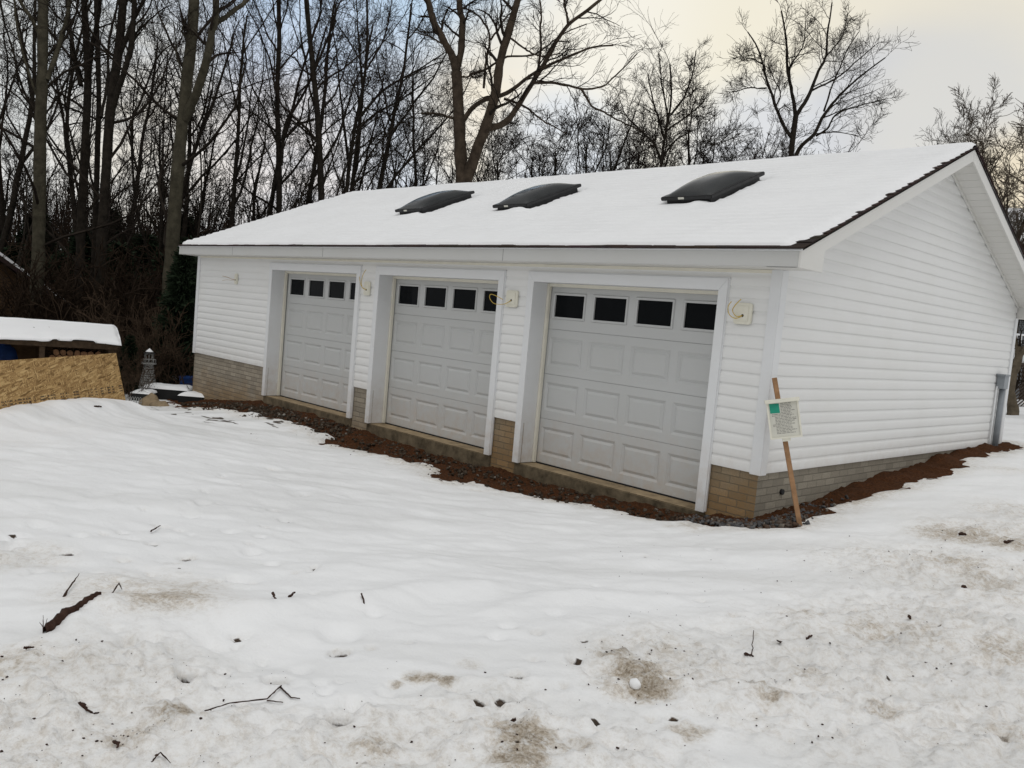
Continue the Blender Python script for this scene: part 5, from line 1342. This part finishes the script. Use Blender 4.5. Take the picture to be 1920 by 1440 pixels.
o = link('far_woods', npmesh('far_woods', V, Fq), M['brush']); tag(o, 'distant mass of bare woodland on the rise behind the yard', 'woods', None, 'stuff')

# ------------------------------------------------------------------ neighbouring houses
def house(px, d, w_, dp_, eave, ridge, rz, label, wallm):
    q = at(px, 650, d); E_ = empty('house', (q[0], q[1], gz(q[0], q[1])), label, 'house', rz=rz)
    b = MB(); b.box((-w_/2, -dp_/2, -1), (w_/2, dp_/2, eave)); b.prism([(-w_/2, -dp_/2, eave), (-w_/2, dp_/2, eave), (-w_/2, 0, ridge)], (w_, 0, 0)); b.build('wall', wallm, E_)
    for s in (-1, 1):
        b = MB(); b.prism([(-w_/2-.4, s*(dp_/2+.4), eave-.22), (-w_/2-.4, 0, ridge+.0), (-w_/2-.4, 0, ridge+.16), (-w_/2-.4, s*(dp_/2+.4), eave-.06)], (w_+.8, 0, 0)); r_ = b.build('roof', M['shingle'], E_)
        b = MB(); b.prism([(-w_/2-.38, s*(dp_/2+.36), eave-.04), (-w_/2-.38, 0, ridge+.165), (-w_/2-.38, 0, ridge+.26), (-w_/2-.38, s*(dp_/2+.38), eave+.05)], (w_+.76, 0, 0)); b.build('snow', M['snow'], r_)
    for xw in (-w_*.3, 0, w_*.3):
        b = MB(); b.box((xw-.55, -dp_/2-.05, eave-1.9), (xw+.55, -dp_/2+.02, eave-.55)); wf = b.build('window', M['trim'], E_)
        b = MB(); b.box((xw-.46, -dp_/2-.06, eave-1.81), (xw+.46, -dp_/2-.051, eave-.64)); b.build('pane', M['glass'], wf)
    return E_
house(2000, 38, 11, 8, 6.3, 8.1, math.atan2(RV[1], RV[0])-.25, 'grey neighbouring house with snowy roof past the gable end', M['house_wall'])
house(-75, 30, 8, 5, 2.3, 4.1, math.atan2(RV[1], RV[0])+math.pi/2+.577+.12, 'dim house with a snow edged roof through the trees at far left', M['plank'])
# raised deck with lattice skirt in front of the right-hand house
q = at(1945, 690, 27); DK = empty('deck', (q[0], q[1], gz(q[0], q[1])), 'weathered raised deck with diagonal lattice skirt past the gable end', 'deck', rz=math.atan2(RV[1], RV[0]))
b = MB(); b.box((-1.1, 0, 1.25), (3, 2.5, 1.40)); b.build('platform', M['lattice'], DK)
b = MB()
for k in range(-14, 40):
    for sg in (-1, 1):
        x = -1.1+k*.12
        a0 = (x, .0 if sg > 0 else .015, .0); a1 = (x+sg*1.2, a0[1], 1.24)
        if min(a0[0], a1[0]) < -1.1 or max(a0[0], a1[0]) > 3: continue
        b.tube([a0, a1], .022, 4)
b.box((-1.12, -.02, 0), (-1.04, .04, 1.3)); b.build('lattice', M['lattice'], DK)
b = MB()
for k in range(24): b.box((-1.08+k*.15, .02, 1.4), (-1.05+k*.15, .05, 2.25))
b.box((-1.1, 0, 2.25), (3, .09, 2.31)); b.build('railing', M['trim'], DK)

# ------------------------------------------------------------------ things lying on the snow
def on(px, py, off=0): p = gp(px, py); return np.array([p[0], p[1], p[2]+off])
def zat(x, y):
    i = int(np.clip(np.searchsorted(axx, x), 1, nx-1)); j = int(np.clip(np.searchsorted(axy, y), 1, ny-1)); return float(Z[j, i])
def stick(pxs, r0, r1, label, name='twig', lift=.008, sides=6, mat=None, flat=1, cat='stick', subs=()):
    def path(q, lf):
        out = []
        for i, (x, y) in enumerate(q):
            p = gp(x, y); l = lf if not hasattr(lf, '__len__') else lf[i]
            out.append((p[0], p[1], zat(p[0], p[1])+l))
        P = np.array(out); d = np.linspace(0, 1, len(P)); t_ = np.linspace(0, 1, max(4, 5*len(P)))
        return np.stack([np.interp(t_, d, P[:, k_]) for k_ in range(3)], -1)+RNG.normal(size=(len(t_), 3))*r0*.16
    P = path(pxs, lift); org = P[0].copy()
    b = MB(); b.tube(P-org, list(np.linspace(r0*.8, r1*.7, len(P))*RNG.uniform(.75, 1.2, len(P))), sides)
    for sq, a_, c_, lf in subs:
        Q = path(sq, lf); b.tube(Q-org, list(np.linspace(a_, c_, len(Q))), 5)
    o = b.build(name, mat or M['bark_piece'], None, smooth=False); o.location = tuple(org)
    return tag(o, label, cat)
def bark_strip():
    rl = random.Random(4); n_ = 26; path = []
    for k in range(n_+1):
        t_ = k/n_; x = 82+(187-82)*t_; y = 1212+(1160-1212)*t_-6*math.sin(t_*3.1)
        p = gp(x, y); path.append(np.array([p[0], p[1], zat(p[0], p[1])+.006]))
    org = path[0].copy(); d_ = path[-1]-path[0]; d_[2] = 0; d_ /= np.linalg.norm(d_); side = np.array([-d_[1], d_[0], 0])
    V = []; Fq = []
    for k, p in enumerate(path):
        t_ = k/n_; wd2 = (.030*(1-t_)**.6*(.5+1.2*min(t_*5, 1))+.004)*rl.uniform(.75, 1.25); h_ = (.020*(1-t_)+.005)*rl.uniform(.7, 1.3)
        c_ = p-org
        for u, hh_ in ((-1, -.01), (-.9, h_*.8), (-.2, h_*1.4), (.6, h_), (1, -.01)):
            V.append(c_+side*u*wd2*.55+np.array([0, 0, hh_+rl.uniform(-.002, .002)]))
    for k in range(n_):
        for i_ in range(4): q = k*5+i_; Fq.append((q, q+1, q+6, q+5))
    o = link('bark_strip', npmesh('bark_strip', V, Fq), M['bark_piece']); o.location = tuple(org)
    tag(o, 'long slab of dark bark slanting across the snow at lower left', 'bark')
bark_strip()
stick([(80,1211),(79,1194)], .0035, .0015, 'tiny forked sprig standing at the lower end of the bark slab', 'sprig', lift=[.0, .05], subs=[([(80,1206),(87,1196)], .002, .001, [.01, .045]), ([(79,1204),(73,1199)], .002, .001, [.015, .035])])
stick([(119,1130),(147,1103)], .009, .003, 'thin twig poking up from the snow above the bark strip', lift=[.0,.04])
stick([(383,1347),(430,1330),(500,1318),(526,1303),(518,1284)], .003, .005, 'long crooked thin root lying by the melt hole', 'root', lift=[.004,.01,.015,.02,.01], subs=[([(524,1305),(545,1318),(562,1322)], .004, .002, .01), ([(500,1318),(530,1325)], .003, .002, .008)])
stick([(509,1134),(516,1143)], .010, .006, 'short upright brown chip, left of two on the bank crest', 'wood_chip', lift=[.03,.0])
stick([(542,1136),(552,1130)], .012, .006, 'dark ragged crumb of bark, right of the brown chip', 'bark_chip', lift=[.0,.02])
stick([(675,1143),(688,1155)], .007, .004, 'pale edged curl of dead grass in the middle of the snow', 'dead_leaf', lift=[.03,.0])
stick([(283,998),(300,985)], .008, .004, 'small dark twig on the flat snow', lift=.02)
stick([(208,1132),(222,1118),(228,1120)], .006, .003, 'forked sprig at the left edge of the tan stain', lift=[.0,.04,.02])
stick([(160,1342),(175,1346),(186,1345)], .006, .004, 'small black twig with a knob on the dirty snow', lift=.012, subs=[([(160,1342),(157,1336)], .003, .002, .03)])
stick([(146,1322),(160,1326)], .013, .010, 'black clod half sunk in the dirty snow at lower left', 'soil_clod', lift=.008, cat='clod')
stick([(212,1400),(222,1408),(218,1415)], .008, .005, 'brown crumbled leaf stem at the lower left', 'dead_leaf', lift=.012)
stick([(45,1243),(62,1246)], .009, .005, 'dark crumb beneath the bark strip', 'bark_chip', lift=.01)
stick([(283,1438),(300,1425),(320,1424)], .004, .003, 'bent dark stem lying at the bottom edge of the snow', lift=[.0,.02,.008])
stick([(1395,1246),(1412,1242)], .010, .005, 'ragged bit of bark left of the flat dark leaf', 'bark_chip', lift=.014, subs=[([(1408,1243),(1408,1226)], .003, .002, [.01, .06])])
stick([(1806,1100),(1818,1103)], .020, .012, 'grey brown clod on the far right snow', 'soil_clod', lift=.015, cat='clod')
stick([(1735,1246),(1745,1254)], .013, .009, 'black pebble like clod on the right snow', 'soil_clod', lift=.012, cat='clod')
stick([(1800,1002),(1808,1008)], .022, .014, 'rust brown clod highest on the right snow', 'soil_clod', lift=.015, cat='clod')
stick([(1885,1024),(1900,1018)], .016, .008, 'black stick fragment near the right edge', 'bark_chip', lift=.012)
stick([(1702,1168),(1706,1171)], .011, .010, 'small black stone above the line of crumbs', 'pebble', lift=.01, cat='stone')
stick([(1766,1280),(1772,1283)], .009, .008, 'small black stone below the line of crumbs', 'pebble', lift=.008, cat='stone')
stick([(1512,1206),(1520,1204)], .010, .006, 'dark chip near the middle of the trampled snow', 'bark_chip', lift=.01)
stick([(958,1355),(966,1357)], .012, .009, 'black crumb on the dirty patch at the bottom centre', 'soil_clod', lift=.008, cat='clod')
stick([(176,783),(190,782)], .016, .010, 'brown chip far out on the snow before the strand board', 'bark_chip', lift=.02)
stick([(44,786),(52,782),(57,788)], .012, .008, 'curled twig at the foot of the snow bank', lift=[.01,.05,.01])
def leaf(px, py, size, label, cat='leaf', name='dead_leaf', yaw=0.0, mat=None, curl=.5, lift=.006):
    p = gp(px, py); rl = random.Random(int(px*7+py)); n_ = 6; V = []; Fq = []
    for j in range(n_+1):
        for i in range(n_+1):
            u, v = i/n_*2-1, j/n_*2-1
            wd2 = max(.05, (1-abs(v)**1.8))*(.8+.25*math.sin(v*9+px))
            V.append((u*wd2*size*.6, v*size, size*(curl*(u*u*wd2+.35*v*v)+.12*rl.uniform(-1, 1))))
    for j in range(n_):
        for i in range(n_): q = j*(n_+1)+i; Fq.append((q, q+1, q+n_+2, q+n_+1))
    o = link(name, npmesh(name, V, Fq), mat or M['bark_piece']); o.location = (p[0], p[1], zat(p[0], p[1])+lift)
    o.rotation_euler = (rl.uniform(-.3, .3), rl.uniform(-.3, .3), yaw)
    sm_ = o.modifiers.new('thickness', 'SOLIDIFY'); sm_.thickness = size*.06
    return tag(o, label, cat)
leaf(637, 1226, .034, 'crumpled brown leaf lying in a melt hollow', yaw=.9)
leaf(357, 1281, .026, 'dark soaked leaf at the bottom of the left melt hole', yaw=.2, curl=.2)
leaf(1459, 1222, .026, 'flat dark leaf right of centre on the trampled snow', yaw=.8, curl=.25)
p = on(1189, 1300); lump('ice_chunk', M['snow'], (p[0], p[1], zat(p[0], p[1])+.008), (.030, .024, .030), 2, 'round lump of ice on the tan stained patch', 'ice', 3, .15)
# twigs on shed roof
for u, v, l, a_ in [(.95, .55, .3, .5), (1.25, .45, .22, -.2), (.55, .6, .16, 1.2)]:
    P = np.array(HP(u, v, .066+.17*(v+.06)+.052))+np.array([-12.771, -1.284, -1.25]); b = MB()
    b.tube([(0, 0, 0), (l*.5*ed_[0], l*.5*ed_[1], .02), (l*(ed_[0]*math.cos(a_)+bk[0]*math.sin(a_)), l*(ed_[1]*math.cos(a_)+bk[1]*math.sin(a_)), .01)], [.012, .009, .005], 5)
    b.tube([(l*.4*ed_[0], l*.4*ed_[1], .02), (l*.6*ed_[0]+.06*bk[0], l*.6*ed_[1]+.06*bk[1], .05)], [.008, .004], 5)
    o = b.build('twig', M['bark_piece']); o.location = tuple(P); tag(o, 'fallen dark twig lying on the snow of the shed roof', 'stick', 'twigs on the shed roof')
# specks of grit: too many to count
V = []; Fq = []; n = 0; rg = random.Random(9)
cube = np.array([(-1,-1,-1),(1,-1,-1),(1,1,-1),(-1,1,-1),(-1,-1,1),(1,-1,1),(1,1,1),(-1,1,1)], float); fq = np.array([(0,3,2,1),(4,5,6,7),(0,1,5,4),(1,2,6,5),(2,3,7,6),(3,0,4,7)])
spots = []
for _ in range(240): spots.append((rg.uniform(1150, 1920), rg.uniform(1000, 1430)))
for _ in range(130): spots.append((rg.uniform(0, 420), rg.uniform(1220, 1440)))
for _ in range(70): spots.append((rg.uniform(420, 1150), rg.uniform(1240, 1440)))
for cx, cy, sx_, sy_, nn in [(1150,1240,40,18,25),(1220,1290,50,25,40),(985,1360,30,25,25),(1430,1310,25,15,14),(1790,1255,30,15,20),(240,1390,40,20,20),(1810,1000,50,12,20),(700,840,120,14,40),(620,815,90,8,30),(1000,900,100,8,30),(1240,1230,40,14,20)]:
    for _ in range(nn): spots.append((rg.gauss(cx, sx_), rg.gauss(cy, sy_)))
for px, py in spots:
    if not (0 < px < 1920 and 790 < py < 1440): continue
    p = gp(px, py); s = rg.choice([.0007, .0009, .0012, .0012, .0015, .002, .0032])*(1.5 if py < 1000 else 1)
    c8 = cube*s*(1+.5*RNG.uniform(-1, 1, (8, 3)))*np.array([1.4, 1, .7]); a = rg.uniform(0, 6.28); R_ = np.array(Matrix.Rotation(a, 3, 'Z'))
    V.append(c8@R_.T+np.array([p[0], p[1], zat(p[0], p[1])+s*.5])); Fq.append(fq+n); n += 8
o = link('grit', npmesh('grit', np.concatenate(V), np.concatenate(Fq)), M['bark_piece']); tag(o, 'dark specks of grit and bark scattered over the snow', 'grit', None, 'stuff')
for pr_list in PROTO.values():
    for i, (pr, _) in enumerate(pr_list):
        pass
for kd, lst in PROTO.items():
    for i, (pr, _) in enumerate(lst):
        if (kd, i) not in usedp:
            for c_ in list(pr.children): bpy.data.objects.remove(c_)
            bpy.data.objects.remove(pr)
